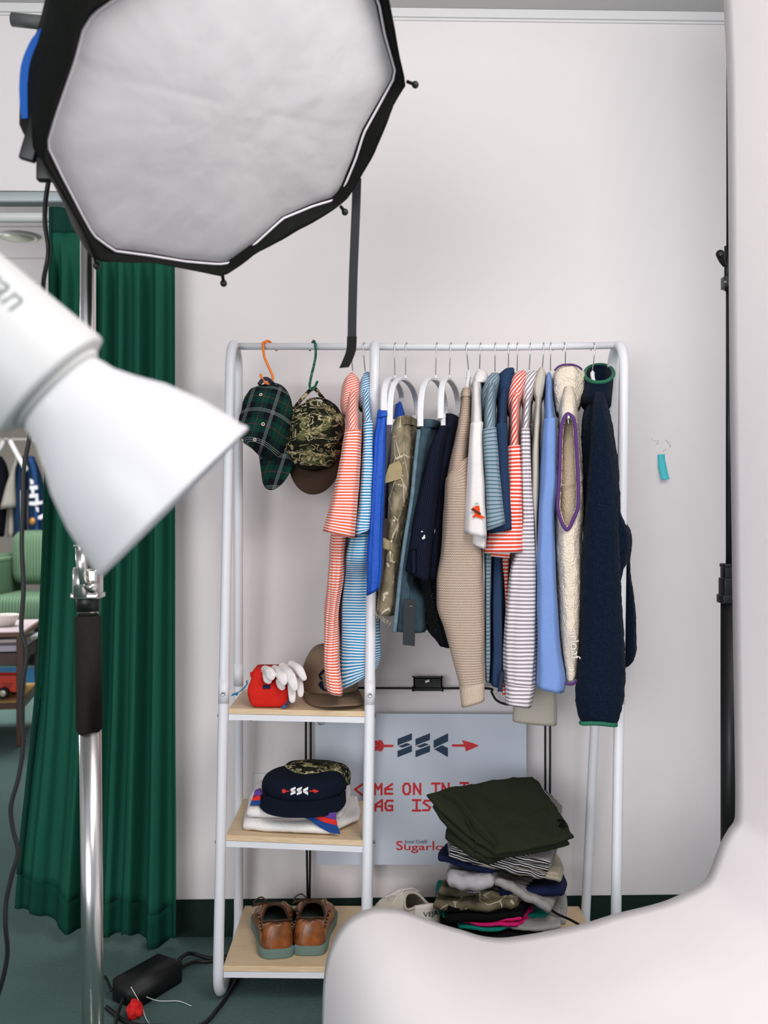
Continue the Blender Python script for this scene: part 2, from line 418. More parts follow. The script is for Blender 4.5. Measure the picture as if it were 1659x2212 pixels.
def sheet(bm, f, s0, s1, r0, r1, ns, nr, thick=.002):
    vs = [[bm.verts.new(f(s0+(s1-s0)*i/ns, r0+(r1-r0)*j/nr)) for i in range(ns+1)] for j in range(nr+1)]
    for j in range(nr):
        for i in range(ns): bm.faces.new((vs[j][i], vs[j+1][i], vs[j+1][i+1], vs[j][i+1]))
def solid(o, th, off=0):
    md = o.modifiers.new('thick', 'SOLIDIFY'); md.thickness = th; md.offset = off; return o
bm = NB(); sheet(bm, curt, 0, 1, .035, .956, NS, NR); solid(obj('panel', bm, M_green, cu), .002)
bm = NB(); sheet(bm, curt, 0, 1, 0, .036, NS, 6); solid(obj('heading', bm, M_green2, cu), .004)
bm = NB(); sheet(bm, curt, 0, 1, .955, 1, NS, 5); solid(obj('hem', bm, Mat('green_curtain_hem', .9, 0, .15).color('#0a4031').m, cu), .0045)
bm = NB(); sheet(bm, lambda s, r: curt(s, r)+Vector((-.002, -.003, 0)), 0, .028, .0, .95, 4, 50); solid(obj('side_hem', bm, M_green2, cu), .004)

# ------------------------------------------------------------------ octagonal softbox on a chrome stand
M_blk = cloth('black_softbox_cloth', '#12140f', '#0b0d0b', .75, 300, .3); M_blkpl = plain('black_plastic', '#141615', .4)
INN = [(816,0),(830,74),(853,155),(848,172),(785,286),(767,344),(739,412),(724,430),(676,444),(610,471),(530,544),(498,567),(470,570),(401,564),(321,551),(246,541),(200,507),(178,467),(132,378),(100,312),(121,243),(161,129),(178,63),(200,30),(243,0),(330,-60),(420,-110),(560,-130),(700,-118),(770,-80)]
OUT = [(842,0),(859,103),(873,166),(880,178),(853,223),(808,332),(776,389),(750,430),(733,447),(630,507),(544,553),(498,590),(481,597),(401,581),(321,567),(263,567),(208,566),(195,527),(166,470),(123,395),(92,345),(112,240),(152,125),(168,60),(190,22),(235,-12),(330,-85),(420,-140),(560,-165),(705,-155),(795,-105)]
CE = Vector((475, 265)); NRM = Vector((math.sin(.76), -math.cos(.76), -.78)).normalized()
PC = P(475, 265, 1.6)
def onplane(px, py, off=0):
    d = P(px, py, 1)-Vector((0, 0, CH)); o = Vector((0, 0, CH))
    t = (PC+NRM*off-o).dot(NRM)/d.dot(NRM); return o+d*t
def polar(pts, n=128):
    A = sorted((math.atan2(y-CE.y, x-CE.x), math.hypot(x-CE.x, y-CE.y), x, y) for x, y in pts); out = []
    for k in range(n):
        a = -math.pi+2*math.pi*k/n
        i = next((i for i, q in enumerate(A) if q[0] > a), 0); q1 = A[i]; q0 = A[i-1]
        dx, dy = math.cos(a), math.sin(a)
        ex, ey = q1[2]-q0[2], q1[3]-q0[3]; den = dx*ey-dy*ex
        r = ((q0[2]-CE.x)*ey-(q0[3]-CE.y)*ex)/den
        out.append((CE.x+dx*r, CE.y+dy*r))
    return out
sb = thing('softbox', 'big octagonal black softbox with a white front cloth, top left of the picture', 'softbox', PC)
pin, pout = polar(INN), polar(OUT); NN = len(pin)
inn = [onplane(*p) for p in pin]; out = [onplane(*p, .03) for p in pout]
cc = sum(inn, Vector())/NN
s0_, s1_ = onplane(161, 140), onplane(790, 288); sn_ = (s1_-s0_).cross(NRM).normalized()
bm = NB(); prev = None
for r in [1, .985, .96]+[.92-.04*i for i in range(23)]:
    ring = []
    for i, p in enumerate(inn):
        q = cc.lerp(p, r); b = (1-r**2)*.02
        a = 2*math.pi*i/NN
        b += .005*noise.noise(q*6)+.0012*noise.noise(Vector((q.x*26, q.y*26, q.z*14)))-.0008*math.exp(-((q-s0_).dot(sn_))**2/.00003)
        if r > .95: b -= .004*(r-.95)/.05
        ring.append(bm.verts.new(q+NRM*b))
    if prev:
        for k in range(NN): bm.faces.new((prev[k], prev[(k+1) % NN], ring[(k+1) % NN], ring[k]))
    prev = ring
bm.faces.new(prev)
m = Mat('white_diffuser_cloth', .85, 0, .2); m.color('#c2c0c1'); m.bump(m.math('ADD', m.noise(7, 3), m.math('MULTIPLY', m.noise(26, 2), .3)), .35, .012)
M_diff = m.m; dif = solid(obj('front_diffuser', bm, M_diff, sb), .001)
bm = NB()
tube(bm, [p+NRM*.002 for p in inn], .0022, 8, closed=True); obj('diffuser_hem', bm, plain('white_hem', '#d0ccd0', .8), dif)
bm = NB(); rings = []
def rr(pts, sc, off): c = sum(pts, Vector())/len(pts); return [c.lerp(p, sc)+NRM*off for p in pts]
shell = [rr(inn, 1.0, -.002), rr(inn, 1.012, .0), [a.lerp(b, .6) for a, b in zip(inn, out)], out, rr(out, 1.006, -.004), rr(out, 1.005, -.05), rr(out, .98, -.12), rr(out, .89, -.2), rr(out, .70, -.28), rr(out, .45, -.34), rr(out, .24, -.38)]
for pts in shell: rings.append([bm.verts.new(p+NRM*.004*noise.noise(p*30)) for p in pts])
for A, B in zip(rings, rings[1:]):
    for k in range(NN): bm.faces.new((A[k], A[(k+1) % NN], B[(k+1) % NN], B[k]))
bm.faces.new(rings[-1]); bmesh.ops.recalc_face_normals(bm, faces=bm.faces)
obj('shell', bm, M_blk, sb)
oc = sum(out, Vector())/NN
for i, (px, py, ex, ey) in enumerate([(879,176,897,183), (736,446,745,458), (481,596,483,612), (205,562,209,574)]):
    a = onplane(px, py, .0); b = onplane(ex, ey, .015)
    bm = NB(); tube(bm, [a, b], .0032, 8); ball(bm, b, .0065, 10); obj('rod_tip', bm, M_blkpl, sb)
a = sum(rings and [oc-NRM*.38], Vector()); 
bm = NB(); lathe(bm, [(0, .09), (.015, .095), (.03, .09), (.035, .075), (.16, .07), (.165, .06)], oc-NRM*.375, -NRM, 32); obj('speed_ring', bm, plain('dark_metal', '#2a2c2b', .4, .5), sb)
# hanging hook-and-loop strap
def ribbon(bm, pts, w, side, th=.0015):
    a = [(Vector(p)-Vector(s)*w/2, Vector(p)+Vector(s)*w/2) for p, s in zip(pts, side)]
    r = [(bm.verts.new(l), bm.verts.new(q)) for l, q in a]
    for (l0, q0), (l1, q1) in zip(r, r[1:]): bm.faces.new((l0, q0, q1, l1))
c0 = onplane(770, 395, -.02)
sp_ = [(771, 385), (769, 450), (766, 520), (763, 600), (761, 680), (760, 735), (758, 758), (750, 780), (743, 794)]
ys = c0.y
pts = smoothpts([P(x, y, ys) for x, y in sp_], 5); n = len(pts)
sides = [Vector((1, 0, 0)).lerp(Vector((.95, -.2, .12)), max(0, i/n-.85)*5) for i in range(n)]
bm = NB(); ribbon(bm, pts[:n-16], 19/F*ys, sides[:n-16]); st = solid(obj('hanging_strap', bm, plain('strap_webbing', '#26282a', .9, var=.2, vs=900), sb, smooth=False), .002)
bm = NB(); ribbon(bm, pts[n-17:], 21/F*ys, sides[n-17:]); solid(obj('strap_end', bm, plain('strap_loop_tape', '#131413', 1), st, smooth=False), .003)
# blue strap and buckle on the outside
yb = onplane(60, 220, -.06).y
pts = smoothpts([P(x, y, yb+.01) for x, y in ((95, 62), (74, 90), (56, 135), (51, 180), (52, 222), (56, 256))], 6)
bm = NB(); ribbon(bm, pts, 17/F*yb, [Vector((1, .25, .18))]*len(pts)); solid(obj('blue_strap', bm, plain('blue_webbing', '#0f5cb8', .7), sb, smooth=False), .0025)
bm = NB(); q = Matrix.Rotation(.28, 3, 'Y')
c = P(70, 300, yb); box(bm, c-Vector((.011, .006, .034)), c+Vector((.013, .006, .034)), .003, q); ball(bm, P(70, 344, yb), .004)
obj('buckle', bm, M_blkpl, sb)
c = onplane(104, 365, -.05); bm = NB(); box(bm, c-Vector((.017, .008, .02)), c+Vector((.017, .008, .02)), .004); obj('corner_tab', bm, M_blkpl, sb)
# chrome stand
m = Mat('polished_chrome', .24, 1); m.color('#d8d6d2'); M_chrome = m.m
YS = 1.9
stn = thing('light_stand', 'tall chrome light stand with a black foam grip, in front of the green curtain', 'light stand', PZ(196, 0, YS))
def sx(py): return 189+(py-600)*.008
bm = NB(); tube(bm, [PZ(203, .02, YS), P(195, 1560, YS)], .0205, 32); obj('lower_tube', bm, M_chrome, stn)
bm = NB(); tube(bm, [P(190, 1320, YS), P(190, 1280, YS)], .022, 24); obj('locking_collar', bm, M_blkpl, stn)
bm = NB(); tube(bm, [P(194, 1576, YS), P(193, 1575, YS), P(190, 1331, YS), P(190, 1330, YS)], [.021, .0248, .0248, .021], 32); obj('foam_grip', bm, cloth('black_foam', '#2b2926', '#211f1d', 1, 200, .3), stn)
bm = NB(); tube(bm, [P(190, 1330, YS), P(190, 1295, YS)], .0195, 24); obj('collar_ring', bm, M_chrome, stn)
bm = NB(); pbox(bm, 163, 1228, 217, 1289, YS, .024, .005); pbox(bm, 160, 1280, 220, 1292, YS, .027, .003); tube(bm, [P(174, 1226, YS-.024), P(174, 1290, YS-.024)], .0135, 20); obj('clamp_block', bm, M_chrome, stn)
bm = NB(); tube(bm, [P(180, 1262, YS-.028), P(174, 1180, YS-.028)], .0105, 20); tube(bm, [P(174, 1181, YS-.028), P(174, 1177, YS-.028)], .0125, 20); obj('spigot', bm, M_chrome, stn)
bm = NB(); lathe(bm, [(0, .012), (.008, .012), (.01, .008), (.016, .007)], P(200, 1267, YS-.027), (0, -1, 0), 20); obj('bolt', bm, M_chrome, stn)
bm = NB(); tube(bm, [P(190, 1235, YS), P(190, 240, YS)], .0148, 28); obj('upper_tube', bm, M_chrome, stn)
bm = NB(); a = P(190, 250, YS); tube(bm, [a, a.lerp(oc-NRM*.5, .5), oc-NRM*.5], .016, 16); obj('mounting_arm', bm, plain('grey_arm', '#5d6160', .5, .4), stn)
bm = NB(); tube(bm, [P(26, 42, YS-.05), P(120, 52, YS-.05)], .0125, 16); obj('handle', bm, plain('grey_handle', '#525654', .6), stn)
for a in (.4, 2.5, 4.6):
    bm = NB(); b = PZ(203, .14, YS); tube(bm, [b, b+Vector((.36*math.cos(a), .30*math.sin(a), -.127))], .012, 12); obj('leg', bm, M_chrome, stn)
# ------------------------------------------------------------------ white studio lamp, close on the left
YL = .95
lm = thing('studio_lamp', 'white studio lamp with a wide white reflector, close on the left', 'lamp', P(115, 832, YL))
M_lamp = plain('white_lamp_body', '#d0d0ce', .45); M_refl = plain('white_reflector_paint', '#d4d4d6', .35)
ax = Vector((.7086, .14, -.7057)).normalized(); k = YL/F
def LP(t): return P(115, 832, YL)+ax*(t*k)
prof = [(-420, 100), (-415, 112), (-300, 121), (-120, 136), (-8, 146), (0, 145), (3, 138), (5, 110)]
bm = NB(); lathe(bm, [(t*k, r*k) for t, r in prof], P(115, 832, YL), ax, 72); body = obj('lamp_body', bm, M_lamp, lm)
bm = NB(); lathe(bm, [(4*k, 118*k), (14*k, 117*k), (20*k, 112*k)], P(115, 832, YL), ax, 64); obj('mount_ring', bm, plain('lamp_mount_grey', '#c9c9c6', .5), lm)
prof = [(20, 106), (40, 112), (66, 118), (110, 140), (164, 172), (240, 202), (317, 221), (343, 225), (352, 230), (359, 230), (362, 224), (356, 219), (320, 214), (240, 195), (160, 162), (80, 115), (40, 80)]
bm = NB(); lathe(bm, [(t*k, r*k) for t, r in prof], P(115, 832, YL), ax, 96, caps=False); obj('reflector', bm, M_refl, lm)
bm = NB(); lathe(bm, [(30*k, 60*k), (32*k, 84*k), (36*k, 88*k), (37*k, 20*k)], P(115, 832, YL), ax, 48); obj('bulb_cover', bm, plain('lamp_glass', '#f4efe0', .2), lm)
# grey letters running along the body
rt = ax; view = (P(20, 645, YL)-Vector((0, 0, CH))).normalized(); up = (Vector((.7057, 0, .7086))); up = (up-rt*up.dot(rt)).normalized()
surf = P(64, 690, YL)
tb = text_bm('amaran', surf, rt, up, 73*k, .0004, 'RIGHT')
# wrap the flat letters on to the cone of the body
for v in tb.verts:
    q = v.co-P(115, 832, YL); tt = q.dot(ax); dpt = 0
    r = hermite([p[0] for p in [(-420, 100), (-300, 121), (-120, 136), (-8, 146)]], [p[1] for p in [(-420, 100), (-300, 121), (-120, 136), (-8, 146)]], tt/k)*k
    rad = q-ax*tt; h = rad.dot(up); fwd = ax.cross(up); fwd = fwd if fwd.y < 0 else -fwd
    h = max(-r*.99, min(r*.99, h))
    v.co = P(115, 832, YL)+ax*tt+up*h+fwd*(math.sqrt(r*r-h*h)+.0008)
obj('lettering', tb, plain('lettering_grey', '#99a3a1', .6), body, smooth=False)
fwd = ax.cross(Vector((.7057, 0, .7086))); fwd = fwd if fwd.y > 0 else -fwd
# its stand, off to the left
ls = thing('lamp_stand', 'plain white pole and yoke carrying the white studio lamp', 'light stand', Vector((-.62, 1.06, 0)))
bm = NB(); tube(bm, [Vector((-.62, 1.06, .02)), Vector((-.62, 1.06, 1.50))], .013, 16); obj('pole', bm, plain('stand_white', '#d9d9d6', .4), ls)
bm = NB(); tube(bm, [Vector((-.62, 1.06, 1.49)), Vector((-.60, 1.05, 1.50)), LP(-330)], .011, 12); obj('yoke', bm, plain('stand_grey', '#8a8a88', .5), ls)
for a in (.9, 3.0, 5.1):
    bm = NB(); b = Vector((-.62, 1.06, .25)); tube(bm, [b, b+Vector((.3*math.cos(a), .3*math.sin(a), -.24))], .009, 10); obj('leg', bm, plain('stand_leg', '#d0d0cd', .4), ls)

# ------------------------------------------------------------------ cables
M_cable = plain('black_cable', '#161817', .5)
bm = NB(); tube(bm, smoothpts([P(106, 385, 1.75), P(99, 430, 1.75), P(97, 480, 1.75), P(104, 530, 1.76), P(103, 560, 1.76), P(95, 600, 1.77), P(92, 640, 1.78), P(80, 800, 1.8), P(66, 930, 1.8), P(52, 1010, 1.8), P(50, 1080, 1.8), P(47, 1180, 1.8), P(51, 1270, 1.8), P(46, 1360, 1.8), P(58, 1410, 1.8), P(48, 1480, 1.8), P(45, 1545, 1.8), P(50, 1610, 1.8), P(40, 1680, 1.8), P(24, 1740, 1.8), P(28, 1790, 1.8), P(39, 1840, 1.8), P(26, 1890, 1.8), P(14, 1945, 1.8), P(12, 2000, 1.8), P(16, 2060, 1.81), P(2, 2130, 1.82), P(-30, 2230, 1.86), P(-40, 2310, 1.95), PZ(-80, .006, 2.1)], 6), .0042, 10)
obj('lamp_cable', bm, M_cable, cat='cable', label='black power cable hanging down from the softbox past the curtain')

# ------------------------------------------------------------------ clothes rack with shelves
M_rack = plain('white_powder_coat', '#dfe1e5', .38, 0, .5)
rk = thing('clothes_rack', 'white tubular clothes rack with three pale wooden shelves against the wall', 'clothes rack', PZ(640, 0, 2.6))
ZT = 1.632
RAD = .0128
FR = {'left': (-.404, -.392, 2.415, 2.765), 'mid': (-.0455, -.023, 2.385, 2.765), 'right': (.556, .615, 2.40, 2.765)}
def legpt(fr, z, rear=False):
    xb, xt, yf, yr = FR[fr]; t = z/ZT
    return Vector((xb+(xt-xb)*t, (yr+(2.675-yr)*t) if rear else (yf+(2.545-yf)*t), z))
for fr in FR:
    front = [legpt(fr, z) for z in (.075, .4, .8, 1.2, 1.57)]
    rear = [legpt(fr, z, True) for z in (1.57, 1.2, .8, .4, .075)]
    def arc(a, b, zc, r, sgn):
        out = []
        for i in range(1, 10):
            th = math.pi*i/10; mid = (a+b)/2; h = (b-a)/2
            out.append(mid-h*math.cos(th)+Vector((0, 0, sgn*r*math.sin(th))))
        return out
    p = front+arc(front[-1], rear[0], 1.57, .066, 1)+rear
    if fr == 'left' or fr == 'right' or True:
        bq = rear[-1]; fq = front[0]; bot = []
        for i in range(1, 7):
            th = math.pi/2*i/6; bot.append(Vector((bq.x, bq.y-.06*(1-math.cos(th)), .075-.062*math.sin(th))))
        e = [Vector((fq.x, fq.y+.06*(1-math.cos(math.pi/2*i/6)), .075-.062*math.sin(math.pi/2*i/6))) for i in range(6, 0, -1)]
        p = p+bot+e
    bm = NB(); tube(bm, p, RAD, 20, closed=True); fo = obj('frame', bm, M_rack, rk)
    for z in (.71+.045,):
        for rear_ in (False, True):
            a = legpt(fr, z-.03, rear_); bm = NB(); tube(bm, [a, legpt(fr, z+.03, rear_)], RAD+.0006, 20); obj('joint_sleeve', bm, M_rack, fo)
            if not rear_:
                bm = NB(); lathe(bm, [(0, .0058), (.003, .0055), (.0035, .004), (.0025, .003)], legpt(fr, z-.005)+Vector((0, -RAD, 0)), (0, -1, 0), 16); obj('screw', bm, plain('screw_zinc', '#b8bcbc', .3, .9), fo)
rl, rr_ = legpt('left', 1.63), legpt('right', 1.63)
ya = 2.61
bm = NB(); tube(bm, [P(512, 748, ya), P(1085, 750, ya), P(1330, 746, ya)], .0092, 20); bar = obj('hanging_rail', bm, M_rack, rk)
bm = NB(); tube(bm, [Vector((FR['left'][1]+.0, ya, P(512, 748, ya).z)), P(514, 748, ya)], .0106, 20); tube(bm, [P(1328, 746, ya), Vector((FR['right'][1]-.002, ya, P(1330, 746, ya).z))], .0106, 20); obj('rail_socket', bm, M_rack, bar)
BARZ = P(1085, 750, ya).z
m = Mat('pale_oak_veneer', .45, 0, .4)
mp = m.n('Mapping', {0: m.coord('Object')}); mp.inputs['Scale'].default_value = (3, 60, 60)
m.color(m.ramp(m.noise(6, 5, mp), [(.3, '#cdb08a'), (.52, '#d8bf9b'), (.75, '#e2ccab')])); m.bump(m.noise(12, 4, mp), .06, .001); M_oak = m.m
SHZ = {1: .713, 2: .407, 3: .097}
def shelf(z, xa, xb, dz, yl, yr_, back):
    th = .0135; o = []
    bm = NB()
    vs = []
    for (x, y, zz) in ((xa, yl, z), (xb, yr_, z+dz), (xb, back, z+dz), (xa, back, z)):
        vs.append((bm.verts.new((x, y, zz)), bm.verts.new((x, y, zz-th))))
    bm.faces.new([v[0] for v in vs]); bm.faces.new([v[1] for v in vs][::-1])
    for i in range(4): a, b = vs[i], vs[(i+1) % 4]; bm.faces.new((a[0], a[1], b[1], b[0]))
    bmesh.ops.bevel(bm, geom=list(bm.edges), offset=.0012, segments=2, affect='EDGES')
    sh = obj('shelf', bm, M_oak, rk, smooth=False)
    bm = NB()
    zf = z-th-.0005
    for (y0, y1, off) in ((yl+.001, yr_+.001, 0), (back-.014, back-.014, 0)):
        a0, b0 = Vector((xa+.001, y0, zf)), Vector((xb-.001, y1, zf+dz))
        q = [a0, b0, b0+Vector((0, .013, 0)), a0+Vector((0, .013, 0))]
        prism(bm, q, (0, 0, -.0145))
    for x, zz in ((xa+.001, zf), (xb-.014, zf+dz)):
        prism(bm, [Vector((x, yl+.015, zz)), Vector((x+.013, yl+.015, zz)), Vector((x+.013, back-.015, zz)), Vector((x, back-.015, zz))], (0, 0, -.0145))
    bmesh.ops.recalc_face_normals(bm, faces=bm.faces)
    obj('shelf_bracket', bm, M_rack, sh, smooth=False)
    for x in (xa+.055, xb-.065):
        bm = NB(); ball(bm, (x, yl+.008, zf-.0155), (.0065, .0065, .003), 12); obj('bolt', bm, plain('bolt_zinc', '#9aa0a0', .3, .9), sh)
    for x, s in ((xa-.026, -1), (xb+.026, 1)):
        bm = NB(); ball(bm, (x, yl+.012, zf-.006), (.0028, .005, .005), 12); obj('side_bolt', bm, plain('bolt_zinc', '#9aa0a0', .3, .9), sh)
for i, dz in ((1, -.004), (2, -.006)):
    z = SHZ[i]; l, r = legpt('left', z), legpt('mid', z)
    shelf(z, l.x+RAD, r.x-RAD+.002, dz, l.y-.006, r.y-.006, legpt('left', z, True).y+.012)
z = SHZ[3]; l, r = legpt('left', z), legpt('right', z)
shelf(z, l.x+RAD, r.x-RAD, -.002, l.y-.005, r.y-.005, 2.79)

# ------------------------------------------------------------------ sign board on its black easel, behind the rack
YE = 2.785
sg = thing('sign_board', 'pale sign board with a blue and red arrow emblem and red lettering', 'sign', P(908, 1868, YE))
M_board = Mat('pale_board', .35, 0, .45); M_board.color('#c3cbd6'); M_board = M_board.m
bm = NB(); q = [P(680, 1541, YE), P(1137, 1543, YE), P(1137, 1868, YE), P(684, 1868, YE)]; prism(bm, q, (0, .005, 0)); bmesh.ops.recalc_face_normals(bm, faces=bm.faces)
obj('panel', bm, M_board, sg, smooth=False)
M_red, M_navy = plain('print_red', '#c8282b', .5), plain('print_navy', '#12304a', .5)
def emb(px, py): return P(790+px*260/1659, 1560+py*260/1659, YE-.0006)
bm = NB(); [prism(bm, [emb(*p) for p in q], (0, .0004, 0)) for q in EMB_BLUE]; obj('emblem_letters', bm, M_navy, sg, smooth=False, label='navy emblem letters')
bm = NB(); [prism(bm, [emb(*p) for p in q], (0, .0004, 0)) for q in EMB_RED]; obj('emblem_arrow', bm, M_red, sg, smooth=False, label='red emblem arrow')
plc = lambda a, b: P(a, b, YE-.0006)
for word in ([('<', 765, 1717), ('O', 786, 1716), ('M', 808, 1716), ('E', 830, 1716)], [('O', 869.5, 1715.5), ('N', 892, 1715.5)], [('I', 932.5, 1715), ('N', 953.5, 1715)], [('T', 994, 1714)], [('B', 787, 1752), ('A', 809, 1751), ('G', 831, 1751)], [('I', 891, 1751), ('S', 913, 1751)]):
    bm = NB()
    for ch, x, y in word: strokes(bm, ch, x, y, 18, 22.5, 4.6, plc, (0, .0004, 0))
    obj('red_word', bm, M_red, sg, smooth=False)
kk = YE/F
bm = text_bm('Sugarloaf', P(855, 1836, YE-.0006), (1, 0, 0), (0, 0, 1), 28*kk, .0002, bold=.008)
zb0 = P(855, 1836, YE).z; xh = .56*28*kk; ch_ = .73*28*kk
for v in bm.verts:
    h = v.co.z-zb0
    if h > 0 and v.co.x-P(855, 0, YE).x > .62*28*kk: v.co.z = zb0+(h*(11*kk/xh) if h < xh else 11*kk+(h-xh)*(10.5*kk/(ch_-xh)))
xs = [v.co.x for v in bm.verts]; s_ = (P(985, 0, YE).x-P(856, 0, YE).x)/(max(xs)-min(xs)); x0 = min(xs)
for v in bm.verts: v.co.x = P(856, 0, YE).x+(v.co.x-x0)*s_
obj('shop_name', bm, M_red, sg, smooth=False)
bm = text_bm('Social Club\u00ae', P(873.5, 1821.5, YE-.0006), (1, 0, 0), (0, 0, 1), 10.2*kk, .0002)
xs = [v.co.x for v in bm.verts]; s_ = (P(923, 0, YE).x-P(874, 0, YE).x)/(max(xs)-min(xs)); x0 = min(xs)
for v in bm.verts: v.co.x = P(874, 0, YE).x+(v.co.x-x0)*s_
obj('small_lettering', bm, M_navy, sg, smooth=False)
M_frame = plain('black_easel_metal', '#0f100f', .45, .3)
es = thing('sign_easel', 'black metal easel frame standing behind the sign board against the wall', 'easel', PZ(920, 0, 2.80))
for px, n in ((661, 0), (671, 1)):
    bm = NB(); tube(bm, smoothpts([PZ(px+ (5 if n == 0 else -3), .004, 2.76), P(px, 1700, 2.785), P(px, 1490, 2.795)], 4), .0032, 10); obj('leg', bm, M_frame, es)
for px, n in ((1178, 0), (1188, 1)):
    bm = NB(); tube(bm, smoothpts([PZ(px+(3 if n == 0 else -4), .004, 2.76), P(px, 1700, 2.785), P(px, 1500, 2.795)], 4), .0032, 10); obj('leg', bm, M_frame, es)
bm = NB(); tube(bm, smoothpts([P(661, 1487, 2.795), P(750, 1486, 2.795), P(930, 1487, 2.795), P(1052, 1487, 2.795), P(1062, 1496, 2.795), P(1072, 1512, 2.795), P(1092, 1521, 2.795), P(1120, 1522, 2.795), P(1188, 1522, 2.795)], 6), .0033, 10); obj('top_bar', bm, M_frame, es)
bm = NB(); box(bm, P(893, 1490, 2.80), P(955, 1463, 2.785), .004); box(bm, P(891, 1490, 2.80), P(957, 1485, 2.783), .002); cl = obj('clip', bm, M_frame, es)
bm = NB(); box(bm, P(918, 1474, 2.7845), P(928, 1469, 2.783), .001, Matrix.Rotation(-.3, 3, 'Y')); obj('clip_mark', bm, M_white, cl)
bm = NB(); cpt = P(693, 1560, 2.772); tube(bm, [cpt+Vector((.007*math.cos(a), 0, .007*math.sin(a))) for a in [2*math.pi*i/20 for i in range(20)]], .0016, 8, closed=True); obj('hanging_ring', bm, plain('ring_steel', '#8b8c86', .3, 1), es)

# ------------------------------------------------------------------ wall details
bm = NB(); a = P(545, 1716, wy(-.35)-.001); b = P(596, 1671, wy(-.35)-.008); box(bm, (a.x, b.y, a.z), (b.x, a.y, b.z), .002)
so = thing('wall_socket', 'white wall socket plate low on the wall behind the middle shelf', 'socket', (0, 0, 0)); so.location = (a.x, a.y, a.z); obj('plate', bm, M_white, so)
for dx in (.018, .045):
    bm = NB(); box(bm, (a.x+dx-.003, b.y-.0006, a.z+.024), (a.x+dx+.003, b.y, a.z+.036)); obj('switch', bm, plain('switch_grey', '#b9bcbe', .4), so)
bm = NB(); nt = [(1420, 982, 0), (1421, 995, .001), (1422, 1010, .005), (1426, 1025, .011), (1428.5, 1036, .016)]
wn = wy(.78)-.0015; L = smoothpts([P(x, y, wn-d) for x, y, d in nt], 5)
for_r = smoothpts([P(x, y, wn-d) for x, y, d in ((1436, 981, 0), (1437, 994, .001), (1440, 1008, .005), (1443, 1024, .011), (1446.5, 1035, .016))], 5)
va = [(bm.verts.new(p), bm.verts.new(q)) for p, q in zip(L, for_r)]
for (a_, b_), (c_, d_) in zip(va, va[1:]): bm.faces.new((a_, c_, d_, b_))
solid(obj('sticky_note', bm, plain('note_turquoise', '#4fc3cd', .8), cat='sticky note', label='small turquoise paper strip stuck to the white wall, lower end curling'), .0003)
bm = NB()
for pl in ([(1406, 946), (1412, 952), (1420, 953), (1424, 950)], [(1418, 960), (1423, 955)], [(1438, 950), (1446, 958), (1449, 966)], [(1432, 975), (1440, 970)]):
    tube(bm, [P(x, y, wy(.75)+.0002) for x, y in pl], .0009, 6)
obj('wall_scuff', bm, plain('scuff', '#cfc8c0', .9), cat='wall mark', label='faint beige scuff mark on the wall above the turquoise paper strip')

# ------------------------------------------------------------------ paper backdrop and the black stand on the right
YP = 2.12
PR = [(1556,-210),(1560,-60),(1565,40),(1571,190),(1574,500),(1576,800),(1580,1100),(1584,1400),(1588,1650),(1588.5,1740),(1586,1772),(1572,1793),(1556,1822),(1546,1848),(1534,1880),(1522,1901),(1500,1917),(1478,1928),(1440,1945),(1400,1957),(1330,1974),(1260,1995),(1190,2010),(1140,2019),(1085,2026),(1040,2022),(1000,2010),(955,1997),(910,1981),(870,1967),(840,1962),(805,1962),(772,1973),(745,1993),(722,2027),(706,2072),(698.5,2130),(696,2212),(695,2280),(694,2318)]
g = Vector((.2, -1, 0)).normalized()
prof = smoothpts([P(x, y, YP) for x, y in PR], 5)
for p in prof: p.z = max(p.z, .002)
n = len(prof); sm = prof[:]
for _ in range(160): sm = [sm[0]]+[(sm[i-1]+sm[i]*2+sm[i+1])/4 for i in range(1, n-1)]+[sm[-1]]
bm = NB(); K = 26; ROW = []
for j in range(K+1):
    t = j/K; w = min(1, t*2.2); w = w*w*(3-2*w)
    row = []
    for i in range(n):
        q = prof[i].lerp(sm[i], w)+g*(t*.95)
        q.z += .004*noise.noise(Vector((q.x*4, q.y*7, q.z*4)))*w if q.z > .05 else 0
        row.append(bm.verts.new(q))
    ROW.append(row)
for A, B in zip(ROW, ROW[1:]):
    for i in range(n-1): bm.faces.new((A[i], A[i+1], B[i+1], B[i]))
m = Mat('white_backdrop_paper', .6, 0, .3); m.color(m.mix(m.noise(4, 2), '#f4eeee', '#f6f1f0')); m.bump(m.noise(5, 2), .12, .01)
pb = thing('paper_backdrop', 'large white backdrop paper sweeping down on the right across the foreground', 'backdrop', PZ(700, 0, YP))
solid(obj('paper', bm, m.m, pb), .0012)
top = prof[0]
bm = NB(); tube(bm, [top+g*-.05+Vector((.045, 0, 0)), top+g*1.0+Vector((.045, 0, 0))], .045, 28); obj('roll', bm, M_white, pb)
YD = 2.33
bs = thing('backdrop_stand', 'black telescopic stand at the right edge of the backdrop paper', 'backdrop stand', PZ(1571, 0, YD))
bk = plain('black_stand_metal', '#1d1e1e', .42, .2)
def sec(name, x, y0, y1, wpx, rnd=True):
    bm = NB(); tube(bm, [P(x, y0, YD), P(x, y1, YD)], wpx/2/F*YD, 20); return obj(name, bm, bk, bs)
sec('top_tube', 1574, -160, 545, 10); sec('collar', 1572, 532, 628, 15); 
bm = NB(); pbox(bm, 1561, 598, 1583, 624, YD, .015, .002); cl = obj('clamp', bm, bk, bs)
bm = NB(); lathe(bm, [(0, .0035), (.001, .0035)], P(1567, 609, YD-.0162), (0, -1, 0), 12); obj('rivet', bm, plain('rivet_steel', '#a5a5a0', .3, .9), cl)
